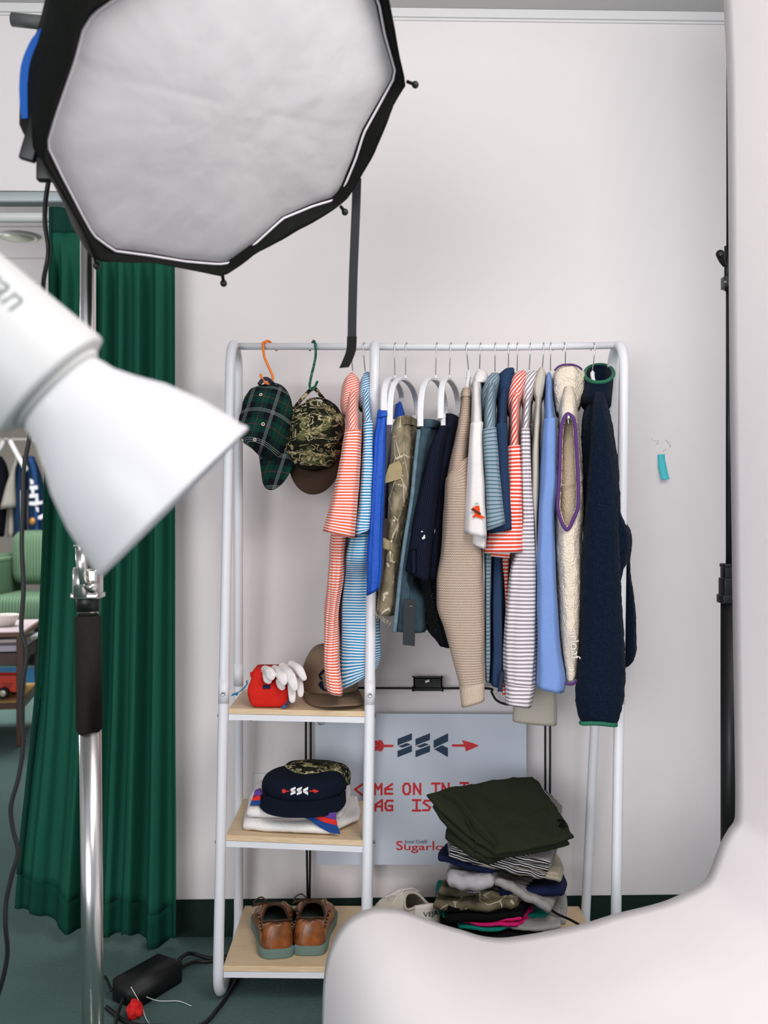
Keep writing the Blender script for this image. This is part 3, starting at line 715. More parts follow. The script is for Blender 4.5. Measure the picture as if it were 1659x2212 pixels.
bm = NB(); tube(bm, smoothpts([P(1566, 574, YD-.01), P(1560, 563, YD-.014), P(1557, 552, YD-.016), P(1555, 545, YD-.016)], 5), [.005, .0075, .0105, .0085], 14); ball(bm, P(1555.5, 549, YD-.016), .0102, 16); obj('knob', bm, plain('black_knob', '#101111', .3), bs)
sec('upper_tube', 1575, 620, 1222, 14); sec('middle_tube', 1575, 1235, 2000, 32)
bm = NB(); pbox(bm, 1559.5, 1217, 1592, 1226, YD, .02, .003); pbox(bm, 1561, 1222, 1592, 1250, YD, .018, .002); pbox(bm, 1558, 1248, 1592, 1288, YD, .022, .003); pbox(bm, 1554.5, 1284, 1592, 1303, YD, .024, .003); obj('lower_clamp', bm, bk, bs)
sec('lower_tube', 1577, 1295, 2040, 40)
for a in (1.2, 3.5, 5.4):
    bm = NB(); b = PZ(1577, .3, YD); tube(bm, [b, b+Vector((.33*math.cos(a), .33*math.sin(a), -.288))], .01, 12); obj('leg', bm, bk, bs)
# the crossbar the paper roll turns on
bm = NB(); c = top+Vector((.045, 0, 0)); a = P(1574, -160, YD); tube(bm, [a, c+g*-.06], .012, 12); obj('crossbar_hook', bm, bk, bs)

# ------------------------------------------------------------------ hangers on the rail
M_hook = Mat('hanger_wire', .22, 1); M_hook.color('#c9cacb'); M_hook = M_hook.m
M_hang = plain('hanger_white_plastic', '#e3e4e6', .4)
GH = 'hangers on the rail'
YR = 2.61
def hanger(label, pt, pn, yn, dirpx=8, body='top', front=None, back=None, tilt=0):
    """pt hook px on the rail, (pn, yn) the neck where wire meets plastic"""
    t = thing('clothes_hanger', label, 'hanger', P(pn, yn, YR), GH)
    zb = P(pt, 750, YR).z; r = .0112
    hk = []
    for i in range(0, 15):
        a = math.radians(-45+ i*225/14)          # from the back tip over the top to the front
        hk.append(Vector((P(pt+dirpx*(1-i/14), 750, YR).x, YR+r*math.cos(a), zb+r*math.sin(a)+.001)))
    nk = P(pn, yn, YR)
    hk += [Vector(hk[-1]).lerp(nk, .3)+Vector((0, -.004, 0)), Vector(hk[-1]).lerp(nk, .7)+Vector((0, -.002, 0)), nk+Vector((0, 0, .001)), nk-Vector((0, 0, .012))]
    bm = NB(); tube(bm, smoothpts(hk, 3), .0016, 8); obj('hook', bm, M_hook, t)
    bm = NB()
    if body == 'arch':
        (fx, fy), (bx, by) = front, back
        A, B = P(fx, fy, 2.43), P(bx, by, 2.785)
        top = nk-Vector((0, 0, .012)); pts = []
        for i in range(25):
            a = math.pi*i/24; c, s = math.cos(a), math.sin(a)
            e = A if c > 0 else B; w = abs(c)**.9
            pts.append(Vector((top.x+(e.x-top.x)*w, top.y+(e.y-top.y)*w, e.z+(top.z-e.z)*s**.62)))
        lat = Vector((B.y-A.y, -(B.x-A.x), 0)).normalized()
        L = []
        for i, p in enumerate(pts):
            q = pts[min(i+1, 24)]-pts[max(i-1, 0)]; nrm = q.cross(lat).normalized()
            L.append([bm.verts.new(p+lat*.0075*sx+nrm*.0045*sy) for sx, sy in ((-1, -.6), (-1, .6), (-.6, 1), (.6, 1), (1, .6), (1, -.6), (.6, -1), (-.6, -1))])
        for R1, R2 in zip(L, L[1:]):
            for k in range(8): bm.faces.new((R1[k], R1[(k+1) % 8], R2[(k+1) % 8], R2[k]))
        bm.faces.new(L[0][::-1]); bm.faces.new(L[-1])
        bmesh.ops.recalc_face_normals(bm, faces=bm.faces)
        bd = obj('body', bm, M_hang, t, smooth=False)
        bm = NB(); tube(bm, [nk-Vector((0, 0, .013)), nk+Vector((0, 0, .002))], [.0055, .0028], 12); obj('neck', bm, M_hang, bd)
        bm = NB(); a, b = A.lerp(B, .06), A.lerp(B, .94); tube(bm, [a+Vector((0, 0, .004)), b+Vector((0, 0, .004))], .0026, 10)
        obj('crossbar', bm, M_hang, bd)
        for q in (A.lerp(B, .12), A.lerp(B, .88)):
            bm = NB(); box(bm, q-Vector((.006, .004, .024)), q+Vector((.006, .004, .012)), .002); obj('clip', bm, M_hang, bd)
    else:
        nk2 = nk-Vector((0, 0, .006)); d = Vector((nk.x, nk.y, 0)).normalized()
        fe = P(front[0], front[1], 2.50)-nk2; be = Vector((-fe.x, -fe.y, fe.z))
        pts = [nk2+fe, nk2+Vector((fe.x*.5, fe.y*.5, fe.z*.42)), nk2-d*.02-Vector((0, 0, .012)), nk2, nk2+d*.02-Vector((0, 0, .012)), nk2+Vector((be.x*.5, be.y*.5, be.z*.42)), nk2+be]
        tube(bm, smoothpts(pts, 5), [.003, .004, .0055, .006, .0055, .004, .003], 10)
        bd = obj('body', bm, M_hang, t)
        bm = NB(); tube(bm, [nk+Vector((0, 0, .001)), nk-Vector((0, 0, .012)), nk-Vector((0, 0, .022))], [.0028, .0035, .0085], 12); obj('neck', bm, M_hang, bd)
    return t
hanger('white hanger inside the orange striped polo shirt by the black strap', 758, 762, 803, 10, front=(763, 900))
hanger('white hanger inside the blue and white striped polo shirt', 784, 789, 804, front=(794, 895))
hanger('white arched hanger holding the bright blue shorts', 852, 853, 812, 6, 'arch', (829, 887), (868, 868))
hanger('white arched hanger holding the faded olive painted trousers', 876, 876, 812, 8, 'arch', (842, 918), (901, 905))
hanger('white arched hanger holding the blue jeans', 942, 941, 812, 7, 'arch', (908, 921), (962, 905))
hanger('white arched hanger holding the folded navy corduroy trousers', 972, 971, 812, 8, 'arch', (952, 904), (990, 900))
hanger('white hanger inside the beige knitted sweater', 1006, 1012, 800, 10, front=(1002, 915))
hanger('white hanger inside the white t-shirt', 1036, 1036, 798, 8, front=(1030, 890))
hanger('white hanger inside the dusty teal striped polo shirt', 1068, 1069, 804, 6, front=(1059, 895))
hanger('white hanger inside the plain navy polo shirt', 1097, 1098, 795, 7, front=(1085, 890))
hanger('white hanger inside the red striped polo shirt with long hem', 1116, 1117, 803, 6, front=(1112, 905))
hanger('white hanger inside the grey striped long sleeved polo shirt', 1144, 1143, 800, 4, front=(1137, 895))
hanger('white hanger inside the pale beige sweatshirt', 1173, 1171, 800, 2, front=(1161, 890))
hanger('white hanger inside the light blue polo shirt', 1187, 1189, 803, 9, front=(1187, 880))
hanger('white hanger inside the cream fleece vest', 1219, 1221, 788, -3, front=(1227, 890))
hanger('white hanger inside the navy fleece pullover with green trim', 1283, 1280, 802, -5, front=(1296, 900))

# ------------------------------------------------------------------ garments
GG = 'garments hanging on the rail'
def garment(name, label, cat, px, parts, group=GG):
    t = thing(name, label, cat, P(px, 800, 2.6), group); made = {}
    for i, (pn, rows, yf, hd, m, kw) in enumerate(parts):
        kw = dict(kw); par = kw.pop('on', None); lab = kw.pop('lab', None)
        bm = loft(rows, yf, hd, seed=hash(label) % 97+i, **kw)
        o = obj(pn, bm, m, made.get(par, t), label=lab)
        made.setdefault(pn, o)
    return t, made
random.seed(3)
def hash(s): return sum(ord(c)*(i+3) for i, c in enumerate(s))
OR1, OR2 = '#e5603c', '#f1e3e1'
M_or, M_ord = striped('orange_stripes', OR1, OR2, .0071, .54), striped('orange_stripes_slanted', OR1, OR2, .0071, .54, .95)
M_orc = striped('orange_stripes_collar', OR1, OR2, .0062, .54, .35)
garment('polo_shirt', 'orange and white striped polo shirt, leftmost garment on the rail', 'polo shirt', 757, [
    ('torso', [(880,752,774,2.5,.1),(935,746,778,2.44,.14),(1100,728,774,2.44,.16),(1165,714,752,2.43,.17),(1262,708,741,2.42,.16),(1340,701,732,2.41,.10),(1420,699,731,2.40,.055),((1498,1506),707,740,2.40,.05)], 2.42, .15, M_or, dict(fold=.09)),
    ('shoulder', [(828,756,771,2.55,.06),(850,751,773,2.51,.1),(880,748,775,2.45,.15),(900,746,777,2.40,.2),(934,744,779,2.375,.22)], 2.4, .2, M_ord, dict(hem=False)),
    ('sleeve', [((930,926),743.5,780,2.365,.05),(965,738,779.5,2.352,.06),(1005,731,777.5,2.345,.06),(1081,713,773,2.34,.06),((1148,1164),696,767,2.335,.055)], 2.34, .055, M_or, dict(fold=.05, fm=3)),
    ('collar', [(805,754,766,2.56,.05),(811,746,774,2.54,.07),(824,740,779,2.53,.08),(845,735.5,779,2.525,.085),(866,734.5,777,2.52,.08),(884,738,775,2.52,.075),(895,743,773,2.52,.07)], 2.53, .08, M_orc, {})])
BL1, BL2 = '#2c86b4', '#e3e8ea'
M_bl, M_bld = striped('blue_stripes', BL1, BL2, .0071, .56), striped('blue_stripes_slanted', BL1, BL2, .0071, .56, .95)
M_blc = striped('blue_stripes_collar', BL1, BL2, .0062, .56, .35)
garment('polo_shirt', 'blue and white striped polo shirt just left of the middle rack post', 'polo shirt', 790, [
    ('torso', [(905,783,806,2.50,.12),(1000,780,805,2.46,.13),(1120,770,802,2.42,.12),(1160,756,805,2.41,.12),(1200,746,808,2.415,.10),(1260,739,812,2.475,.08),(1340,732,819,2.475,.06),(1420,732,821,2.475,.05),((1497,1450),732,814,2.475,.045)], 2.5, .12, M_bl, dict(fold=.07)),
    ('shoulder', [(826,784,799,2.555,.05),(850,782.5,801,2.52,.07),(880,782.5,803,2.46,.12),(912,785,806,2.41,.15)], 2.4, .15, M_bld, dict(hem=False)),
    ('sleeve', [((912,908),784.5,806.5,2.40,.045),(1000,781,805,2.385,.05),(1100,773,802,2.375,.05),(1140,767,799,2.37,.05),((1158,1146),766,797.5,2.365,.05)], 2.38, .05, M_bl, dict(fold=.05, fm=3)),
    ('collar', [(804,786,803,2.57,.045),(815,779,809,2.545,.065),(835,773.5,815,2.535,.075),(855,772.5,813,2.53,.07),(880,776,806,2.53,.065)], 2.54, .07, M_blc, {})])
m = Mat('royal_blue_nylon', .55, 0, .3); m.color('#1750b4'); m.bump(m.math('ADD', m.noise(45, 4), m.noise(130, 3)), .45, .004); M_nyl = m.m
garment('shorts', 'bright royal blue shorts hanging over the middle rack post', 'shorts', 825, [
    ('front_leg', [(893,814.5,838,2.425),(915,812,835,2.42),(940,806.5,833.5,2.41),(1020,803,831.5,2.395),(1127,797.5,826.5,2.385),(1235,793,822.5,2.38),((1288,1274),793,817.5,2.38)], 2.4, .028, M_nyl, dict(fold=.10, fm=5)),
    ('back_leg', [(868,855,868,2.70,.05),(900,851,876,2.68,.06),(940,846,872,2.66,.07),(1000,838,850,2.60,.08),(1120,830,841,2.52,.08)], 2.7, .05, M_nyl, dict(fold=.1, fm=5)),
    ('waistband', [((884,886),817,837,2.43,.03),(890,816,838.5,2.42,.034),((903,898),814,838.5,2.418,.034)], 2.42, .034, M_nyl, dict(fold=.08, fm=9)),
    ])
m = Mat('faded_painted_canvas', .95, 0, .1)
n1 = m.noise(26, 5); n2 = m.noise(60, 5)
base = m.ramp(n1, [(.3, '#5b5342'), (.5, '#857a63'), (.7, '#a2967d')])
vo = m.n('TexVoronoi', {'Scale': 24, 'Vector': m.n('Mapping', {0: m.coord('Object'), 'Scale': (1, 1, .5)})}, feature='DISTANCE_TO_EDGE').outputs[0]
tw = m.math('MULTIPLY', m.math('LESS_THAN', vo, .018), m.math('GREATER_THAN', m.noise(14, 2), .46))
m.color(m.mix(m.math('MAXIMUM', tw, m.math('GREATER_THAN', n2, .63)), base, '#c9bfa8')); m.bump(m.noise(90, 4), .4, .003); M_camo2 = m.m
dB = (.22, 1)
t, mk = garment('trousers', 'faded olive painted work trousers beside the blue shorts', 'trousers', 860, [
    ('leg', [((905,898),848,876,2.45),(930,838,884,2.445),(950,834.5,887,2.44),(1045,830,884,2.435),(1127,828,866,2.43),(1200,823,857,2.43),(1260,813,853,2.43),(1300,806,851,2.43),((1322,1334),806,843,2.43)], 2.44, .10, M_camo2, dict(d=dB, fold=.09, fm=4)),
    ('waistband', [((903,895),848,879,2.452),(908,846,881,2.45),((922,915),842,884,2.447)], 2.447, .12, M_camo2, dict(d=dB)),
    ('back_leg', [(915,868,886,2.6,.1),(950,872,889,2.58,.1),(1050,866,888,2.56,.1),(1127,858,870,2.55,.1)], 2.6, .08, M_camo2, dict(d=dB, fold=.08))])
M_pk = cloth('tan_patch_canvas', '#b0a07c', '#93845f', .95, 400, .3)
bm = NB(); q = [P(841, 1004, 2.425), P(862, 995, 2.425), P(869, 1008, 2.425), P(866, 1034, 2.425), P(832, 1044, 2.425), P(833, 1028, 2.425)]; prism(bm, q, (0, .004, 0)); bmesh.ops.recalc_face_normals(bm, faces=bm.faces); obj('pocket_flap', bm, M_pk, mk['leg'], smooth=False)
bm = loft([((1163,1171),823,842,2.42,.02),(1178,823,842,2.419,.02),((1185,1190),823,843,2.419,.02)], 2.42, .02, d=dB); obj('cuff_strap', bm, M_pk, mk['leg'])
bm = NB()
rnd = random.Random(5)
for i in range(16):
    x = 806+i*2.4; y = 1300+i*1.6+14; tube(bm, smoothpts([P(x+rnd.uniform(-1, 1), y+4, 2.432), P(x+rnd.uniform(-2, 2), y+8, 2.43), P(x+rnd.uniform(-4, 4), y+12+rnd.uniform(0, 6), 2.43)], 3), .0005, 5)
obj('frayed_hem', bm, plain('frayed_threads', '#b5aa92', 1), mk['leg'])
m = Mat('worn_blue_denim', .9, 0, .15)
m.color(m.mix(m.noise(40, 5), '#22353f', '#4d6370')); m.bump(m.noise(700, 2), .35, .002); M_den = m.m
M_dend = cloth('denim_seam', '#3d5866', '#7f97a2', .9, 150, .4)
t, mk = garment('jeans', 'worn mid blue jeans hanging between the olive and the navy trousers', 'jeans', 900, [
    ('leg', [(908,902,940,2.45),(945,890,930,2.445),(1045,881,912,2.44),(1154,870,896,2.435),(1249,857,885,2.43),(1300,851,905,2.43),((1364,1370),846,908,2.43)], 2.44, .12, M_den, dict(d=dB, fold=.08, fm=4)),
    ('waistband', [(905,905,941,2.452),(911,902,942,2.448),((926,922),896,938,2.445)], 2.45, .13, M_den, dict(d=dB))])
bm = NB(); tube(bm, smoothpts([P(905, 928, 2.437), P(897, 1000, 2.432), P(889, 1080, 2.43), P(876, 1160, 2.425), P(864, 1250, 2.42), P(856, 1330, 2.42), P(852, 1366, 2.42)], 6), .005, 8); obj('side_seam', bm, M_dend, mk['leg'])
m = Mat('navy_corduroy', .95, 0, .1)
sp = m.n('SeparateXYZ', {0: m.coord('UV')}); wv = m.math('SINE', m.math('MULTIPLY', sp.outputs[0], 1250))
m.color(m.mix(m.n('MapRange', {0: wv, 1: -1, 2: 1, 3: 0, 4: 1}).outputs[0], '#0d1120', '#1d2232')); m.bump(wv, .5, .002); M_cord = m.m
t, mk = garment('trousers', 'folded navy corduroy trousers with white specks left of the beige sweater', 'trousers', 935, [
    ('front_leg', [(920,948,968,2.45),(964,926,955,2.43),(1032,909,945,2.415),(1100,894,938,2.41),(1203,874,924,2.405),((1232,1258),870,921,2.405)], 2.42, .035, M_cord, dict(d=dB, fold=.05, fm=3)),
    ('back_leg', [(893,958,978,2.52,.1),(908,951,986,2.49,.1),(964,938,980,2.47,.1),(1032,930,966,2.46,.1),(1100,925,959,2.455,.1),(1203,916,951,2.45,.08),((1250,1256),912,947,2.45,.07)], 2.47, .1, M_cord, dict(d=dB, fold=.06, fm=4))])
bm = NB(); box(bm, P(888, 1238, 2.41), P(899, 1187, 2.400), .002); obj('belt_loop', bm, M_cord, mk['front_leg'])
M_spk = plain('white_print', '#dcdcdc', .8)
bm = NB(); rnd = random.Random(2)
for cx, cy, y, n in ((945, 988, 2.452, 4), (914, 1156, 2.402, 7), (935, 1150, 2.446, 8)):
    for i in range(n):
        ball(bm, P(cx+rnd.uniform(-3, 3), cy+rnd.uniform(-8, 8), y), (rnd.uniform(.001, .0035), .0012, rnd.uniform(.001, .004)), 8)
obj('white_specks', bm, M_spk, t)
M_blkden = cloth('black_denim', '#15181b', '#0c0e10', .8, 300, .4)
t, mk = garment('black_jeans', 'black jeans with shiny studs below the navy corduroy trousers', 'jeans', 930, [
    ('leg', [(1235,903,938),(1262,898,940),(1300,897,948),(1335,905,958),(1370,922,967),((1394,1402),944,970)], 2.50, .06, M_blkden, dict(d=dB, fold=.12, fm=5))])
bm = NB()
for i in range(26): ball(bm, P(900+rnd.uniform(2, 38)+i*.6, 1255+i*4.6, 2.497), .0014, 6)
obj('studs', bm, plain('stud_steel', '#70757a', .3, 1), mk['leg'])
bm = NB(); prism(bm, [P(872, 1293, 2.415), P(898, 1297, 2.42), P(896, 1396, 2.42), P(870, 1393, 2.415)], (0, .001, 0)); 
tg = obj('swing_tag', bm, plain('tag_card_dark', '#20262a', .6), t, smooth=False)
bm = NB(); tube(bm, [P(885, 1296, 2.418), P(888, 1262, 2.412), P(893, 1235, 2.408)], .0005, 5); obj('tag_string', bm, M_blkpl, tg)
bm = text_bm('...', P(884, 1310, 2.414), (1, 0, 0), (0, 0, 1), .012, .0002); obj('tag_print', bm, plain('tag_print_pale', '#b9bdbd', .6), tg, smooth=False)
# beige knitted sweater
m = Mat('beige_mesh_knit', 1, 0, .1)
sp = m.n('SeparateXYZ', {0: m.coord('UV')})
a1 = m.math('SINE', m.math('MULTIPLY', sp.outputs[0], 1150)); b1 = m.math('SINE', m.math('ADD', m.math('MULTIPLY', sp.outputs[1], 1000), m.math('MULTIPLY', m.math('SIGN', a1), .9)))
kn = m.math('MULTIPLY', a1, b1)
m.color(m.mix(m.n('MapRange', {0: kn, 1: -.1, 2: .6, 3: 0, 4: 1}).outputs[0], '#b79f8c', '#ddcbba')); m.bump(kn, .6, .003); M_knit = m.m
m = Mat('beige_rib_knit', 1, 0, .1); sp = m.n('SeparateXYZ', {0: m.coord('UV')}); wv = m.math('SINE', m.math('MULTIPLY', sp.outputs[0], 1700))
m.color(m.mix(m.n('MapRange', {0: wv, 1: -1, 2: .3, 3: 0, 4: 1}).outputs[0], '#bfa78f', '#dfcdbb')); m.bump(wv, .6, .002); M_rib = m.m
t, mk = garment('knit_sweater', 'beige open knit sweater with ribbed cuff, left of the white t-shirt', 'sweater', 1005, [
    ('torso', [(900,990,1010,2.5,.1),(1000,968,1010,2.46,.15),(1150,955,1012,2.46,.15),(1240,960,1010,2.48,.12)], 2.5, .15, M_knit, {}),
    ('shoulder', [(838,998,1017,2.54,.07),(862,995,1019,2.51,.09),(893,991,1018,2.47,.13),(942,981,1015,2.42,.17),(985,971,1012,2.40,.18),(1026,963,1011,2.385,.18)], 2.5, .12, M_knit, dict(hem=False)),
    ('sleeve', [((1032,984),962.5,1013,2.375,.055),(1060,961,1018,2.37,.06),(1100,959,1030,2.37,.06),(1195,951,1043,2.37,.06),(1262,942,1045,2.37,.06),(1310,943,1046,2.37,.06),(1364,959,1046.5,2.37,.055),(1430,977,1047,2.375,.05),((1487,1480),992,1047,2.38,.045)], 2.37, .06, M_knit, dict(fold=.03, fm=3, hem=False)),
    ('cuff', [((1484,1478),991.5,1047,2.38,.045),((1510,1500),994,1047,2.38,.043),((1532,1516),996.5,1047,2.38,.04)], 2.38, .04, M_rib, dict(on='sleeve')),
    ('collar', [(836,998.5,1016,2.545,.07),(842,996.5,1018.5,2.535,.08),(856,995,1019.5,2.515,.088)], 2.53, .08, M_rib, {})])
M_tee = cloth('white_cotton', '#e9e5e3', '#ded9d6', .9, 500, .12)
t, mk = garment('t_shirt', 'white t-shirt with a small orange embroidered motif on its sleeve', 't-shirt', 1036, [
    ('torso', [(812,1022,1042,2.53,.08),(870,1018,1040,2.48,.13),(914,1018,1042,2.44,.15),(1000,1020,1043,2.44,.15),(1150,1036,1049,2.45,.15),(1300,1043,1050,2.46,.15),(1460,1047,1056,2.60,.1),((1486,1476),1047,1072,2.66,.06)], 2.45, .15, M_tee, dict(fold=.05)),
    ('shoulder', [(824,1020,1036,2.5,.08),(860,1017.5,1040,2.45,.13),(890,1017,1042,2.40,.16),(914,1016.5,1043,2.37,.17)], 2.4, .17, M_tee, dict(hem=False)),
    ('sleeve', [((913,910),1016,1043.5,2.355,.045),(985,1012,1045,2.34,.05),(1066,1007,1049,2.335,.055),((1151,1163),1003,1052,2.33,.055)], 2.34, .05, M_tee, dict(fold=.03, fm=3)),
    ('sleeve_lining', [(1140,1020,1051,2.36,.03),(1165,1019.5,1050.5,2.36,.03),((1176,1188),1020,1049,2.36,.03)], 2.36, .03, M_tee, dict(on='sleeve', fold=.06)),
    ('collar', [(799,1028,1049,2.545,.06),(805,1024,1055,2.535,.075),(815,1020.5,1056,2.525,.085),(826,1018,1050,2.52,.088)], 2.53, .08, M_tee, {})])
ye = 2.3285
def E(x, y, d=0): return P(1000+x/27.65, 1060+y/27.65, ye-d)
bm = NB()
prism(bm, [E(*p) for p in ((690,1290),(720,1400),(660,1480),(560,1500),(560,1580),(660,1600),(800,1550),(1000,1640),(1300,1670),(1310,1580),(1200,1530),(1000,1400),(1010,1100),(960,880),(740,930),(700,1000),(600,960),(600,1060))], (0, .0012, 0))
mo = obj('embroidered_motif', bm, cloth('orange_thread', '#e9501c', '#d8400f', .8, 600, .4), mk['sleeve'], smooth=False, label='small orange, brown and green embroidered motif')
bm = NB(); prism(bm, [E(*p, .001) for p in ((480,1130),(570,1020),(1080,1330),(1070,1430),(990,1460))], (0, .0012, 0)); obj('brown_stitching', bm, plain('brown_thread', '#5e1d12', .8), mk['sleeve'], smooth=False)
bm = NB(); prism(bm, [E(*p, .001) for p in ((640,770),(760,770),(820,670),(890,750),(990,830),(800,810))], (0, .0012, 0)); obj('green_stitching', bm, plain('green_thread', '#7fb894', .8), mk['sleeve'], smooth=False)
TE1, TE2 = '#8d9eaa', '#456670'
M_te, M_ted = striped('teal_stripes', TE2, TE1, .0094, .3), striped('teal_stripes_slanted', TE2, TE1, .0088, .3, 1.15)
garment('polo_shirt', 'dusty teal polo shirt with thin dark stripes, right of the white t-shirt', 'polo shirt', 1065, [
    ('torso', [(900,1046,1070,2.47,.13),(1000,1048,1070,2.46,.15),(1140,1050,1068,2.47,.15),(1200,1046,1064,2.44,.15),(1300,1046,1062,2.44,.15),(1400,1047,1060,2.44,.14),((1474,1480),1048,1058,2.44,.13)], 2.45, .15, M_te, dict(fold=.06)),
    ('shoulder', [(826,1054,1070,2.5,.08),(850,1048,1070,2.46,.12),(885,1044,1071,2.40,.16),(926,1043,1072,2.365,.18)], 2.4, .17, M_ted, dict(hem=False)),
    ('sleeve', [((927,922),1042.5,1072.5,2.352,.04),(1000,1045.5,1077,2.34,.045),(1080,1049,1086,2.335,.05),((1147,1132),1052,1092.5,2.33,.05)], 2.34, .05, M_te, dict(fold=.03, fm=3)),
    ('collar', [(805,1060,1079,2.56,.05),(811,1051,1084,2.54,.07),(825,1042,1082,2.53,.08),(845,1037,1077,2.525,.085),(870,1035.5,1073,2.52,.08),(892,1038,1072,2.52,.075),(905,1043,1070,2.52,.07)], 2.53, .08, M_ted, {})])
M_nv = cloth('navy_cotton', '#2b405f', '#223551', .9, 500, .15)
t, mk = garment('polo_shirt', 'plain navy polo shirt between the teal and the red striped polos', 'polo shirt', 1090, [
    ('torso', [(900,1074,1096,2.5,.12),(1000,1076,1098,2.5,.14),(1150,1066,1090,2.5,.15),(1200,1062,1086,2.47,.15),(1300,1061,1088,2.45,.13),(1400,1060,1089,2.44,.13),((1480,1490),1056,1086,2.44,.12)], 2.45, .14, M_nv, dict(fold=.06)),
    ('shoulder', [(835,1080,1100,2.53,.08),(870,1074,1097,2.47,.12),(915,1071,1095,2.41,.17)], 2.4, .17, M_nv, dict(hem=False)),
    ('sleeve', [((917,913),1070,1095.5,2.40,.035),(1000,1073,1098,2.39,.04),(1080,1075,1103,2.385,.045),((1154,1144),1056,1107,2.385,.045)], 2.4, .045, M_nv, dict(fold=.03, fm=3)),
    ('collar', [((796,793),1088,1111,2.55,.05),(803,1077,1112,2.54,.065),(825,1075,1108,2.53,.075),(850,1074,1102,2.525,.08),(875,1073,1096,2.52,.075)], 2.53, .08, M_nv, {})])
bm = NB(); box(bm, P(1077, 1493, 2.436), P(1087, 1450, 2.430), .001, Matrix.Rotation(.1, 3, 'Y')); obj('hem_tag', bm, plain('navy_tag', '#1a2740', .8), mk['torso'])
RD1, RD2 = '#e14a34', '#efe2de'
M_rd, M_rdd = striped('red_stripes', RD1, RD2, .0094, .55), striped('red_stripes_slanted', RD1, RD2, .0090, .55, 1.05)
garment('polo_shirt', 'red and white striped polo shirt in the middle of the right half', 'polo shirt', 1115, [
    ('torso', [(950,1098,1124,2.54,.10),(1100,1095,1124,2.54,.1),(1180,1078,1104,2.50,.13),(1215,1079,1103,2.50,.13),(1260,1086,1100,2.50,.13),(1330,1090,1097,2.50,.13),(1420,1088,1095,2.48,.13),(1502,1084,1093,2.47,.13)], 2.5, .13, M_rd, dict(fold=.05)),
    ('shoulder', [(832,1108,1126,2.54,.08),(870,1101,1123,2.5,.11),(920,1098,1124,2.45,.15),(964,1096,1126,2.425,.17)], 2.4, .17, M_rdd, dict(hem=False)),
    ('sleeve', [((964,962),1095.5,1126.5,2.415,.04),(1040,1096,1128.5,2.405,.045),(1100,1082,1130,2.40,.05),(1150,1055,1131.5,2.40,.055),((1196,1193),1044,1133,2.40,.055)], 2.4, .05, M_rd, dict(fold=.06, fm=4)),
    ('sleeve_lining', [(1180,1056,1103,2.425,.03),((1202,1206),1060,1101,2.43,.03)], 2.43, .03, M_rd, dict(on='sleeve', fold=.1)),
    ('collar', [(800,1120,1136,2.56,.05),(806,1107,1141,2.545,.065),(820,1099,1139,2.535,.08),(845,1095,1132,2.525,.085),(870,1094.5,1124,2.52,.08),(890,1096,1122,2.52,.075)], 2.53, .08, M_rdd, {})])
GR1, GR2 = '#948b90', '#ece8ea'
M_gr, M_grd = striped('grey_stripes', GR1, GR2, .0097, .5), striped('grey_stripes_slanted', GR1, GR2, .0095, .5, 1.1)
garment('polo_shirt', 'grey and white striped polo shirt with long sleeves reaching the lower rail', 'polo shirt', 1140, [
    ('torso', [(900,1130,1148,2.52,.12),(1100,1132,1152,2.52,.13),(1300,1105,1155,2.55,.12),(1480,1100,1150,2.57,.1)], 2.5, .13, M_gr, {}),
    ('shoulder', [(830,1136,1153,2.54,.08),(870,1129,1148,2.49,.11),(900,1127,1146,2.45,.15),(925,1126,1144,2.42,.17)], 2.4, .17, M_grd, dict(hem=False)),
    ('sleeve', [(926,1125.5,1144.5,2.41,.04),(1025,1127.5,1147,2.405,.045),(1108,1128.5,1153,2.405,.05),(1180,1118,1158,2.41,.05),(1230,1102,1160.5,2.42,.055),(1302,1096,1161,2.42,.055),(1377,1089.5,1161,2.42,.055),(1440,1089,1160,2.42,.05),((1480,1486),1090,1158,2.42,.05)], 2.4, .05, M_gr, dict(fold=.09, fm=4, hem=False)),
    ('cuff', [((1478,1484),1090,1158,2.42,.052),(1500,1090.5,1153,2.42,.05),((1524,1532),1091,1147,2.42,.048)], 2.42, .05, M_gr, dict(on='sleeve', fold=.04)),
    ('collar', [(800,1142,1162,2.56,.05),(806,1133,1163,2.545,.065),(820,1128,1161,2.535,.08),(845,1126.5,1155,2.525,.085),(872,1127,1148,2.52,.08)], 2.53, .08, M_grd, {})])
M_bg = cloth('beige_sweat_cotton', '#c9c3b6', '#bdb6a8', .95, 500, .2)
garment('sweatshirt', 'pale beige sweatshirt whose wide hem shows lowest on the rail', 'sweatshirt', 1163, [
    ('torso', [(900,1152,1168,2.5,.13),(1050,1148,1165,2.5,.14),(1150,1154,1162,2.52,.14),(1300,1150,1196,2.58,.1),(1450,1130,1199,2.60,.05),(1500,1112,1200.5,2.60,.04),((1563,1569),1107,1202,2.60,.035)], 2.5, .13, M_bg, dict(fold=.03)),
    ('sleeve', [(856,1156,1171,2.5,.1),(920,1151.5,1168,2.43,.1),(983,1147,1165.5,2.42,.07),(1060,1147,1164,2.42,.05),(1140,1154,1161,2.42,.04),(1220,1158,1161,2.42,.04)], 2.4, .05, M_bg, dict(hem=False)),
    ('collar', [(793,1164,1175,2.56,.05),(802,1158,1180,2.545,.065),(818,1150,1181,2.535,.08),(836,1148.5,1178,2.525,.085),(852,1152,1174,2.52,.08),(862,1156,1172,2.52,.07)], 2.53, .08, M_bg, dict(fold=.05))])
M_lb = cloth('light_blue_pique', '#7d9bd2', '#6f8dc6', .9, 700, .2)
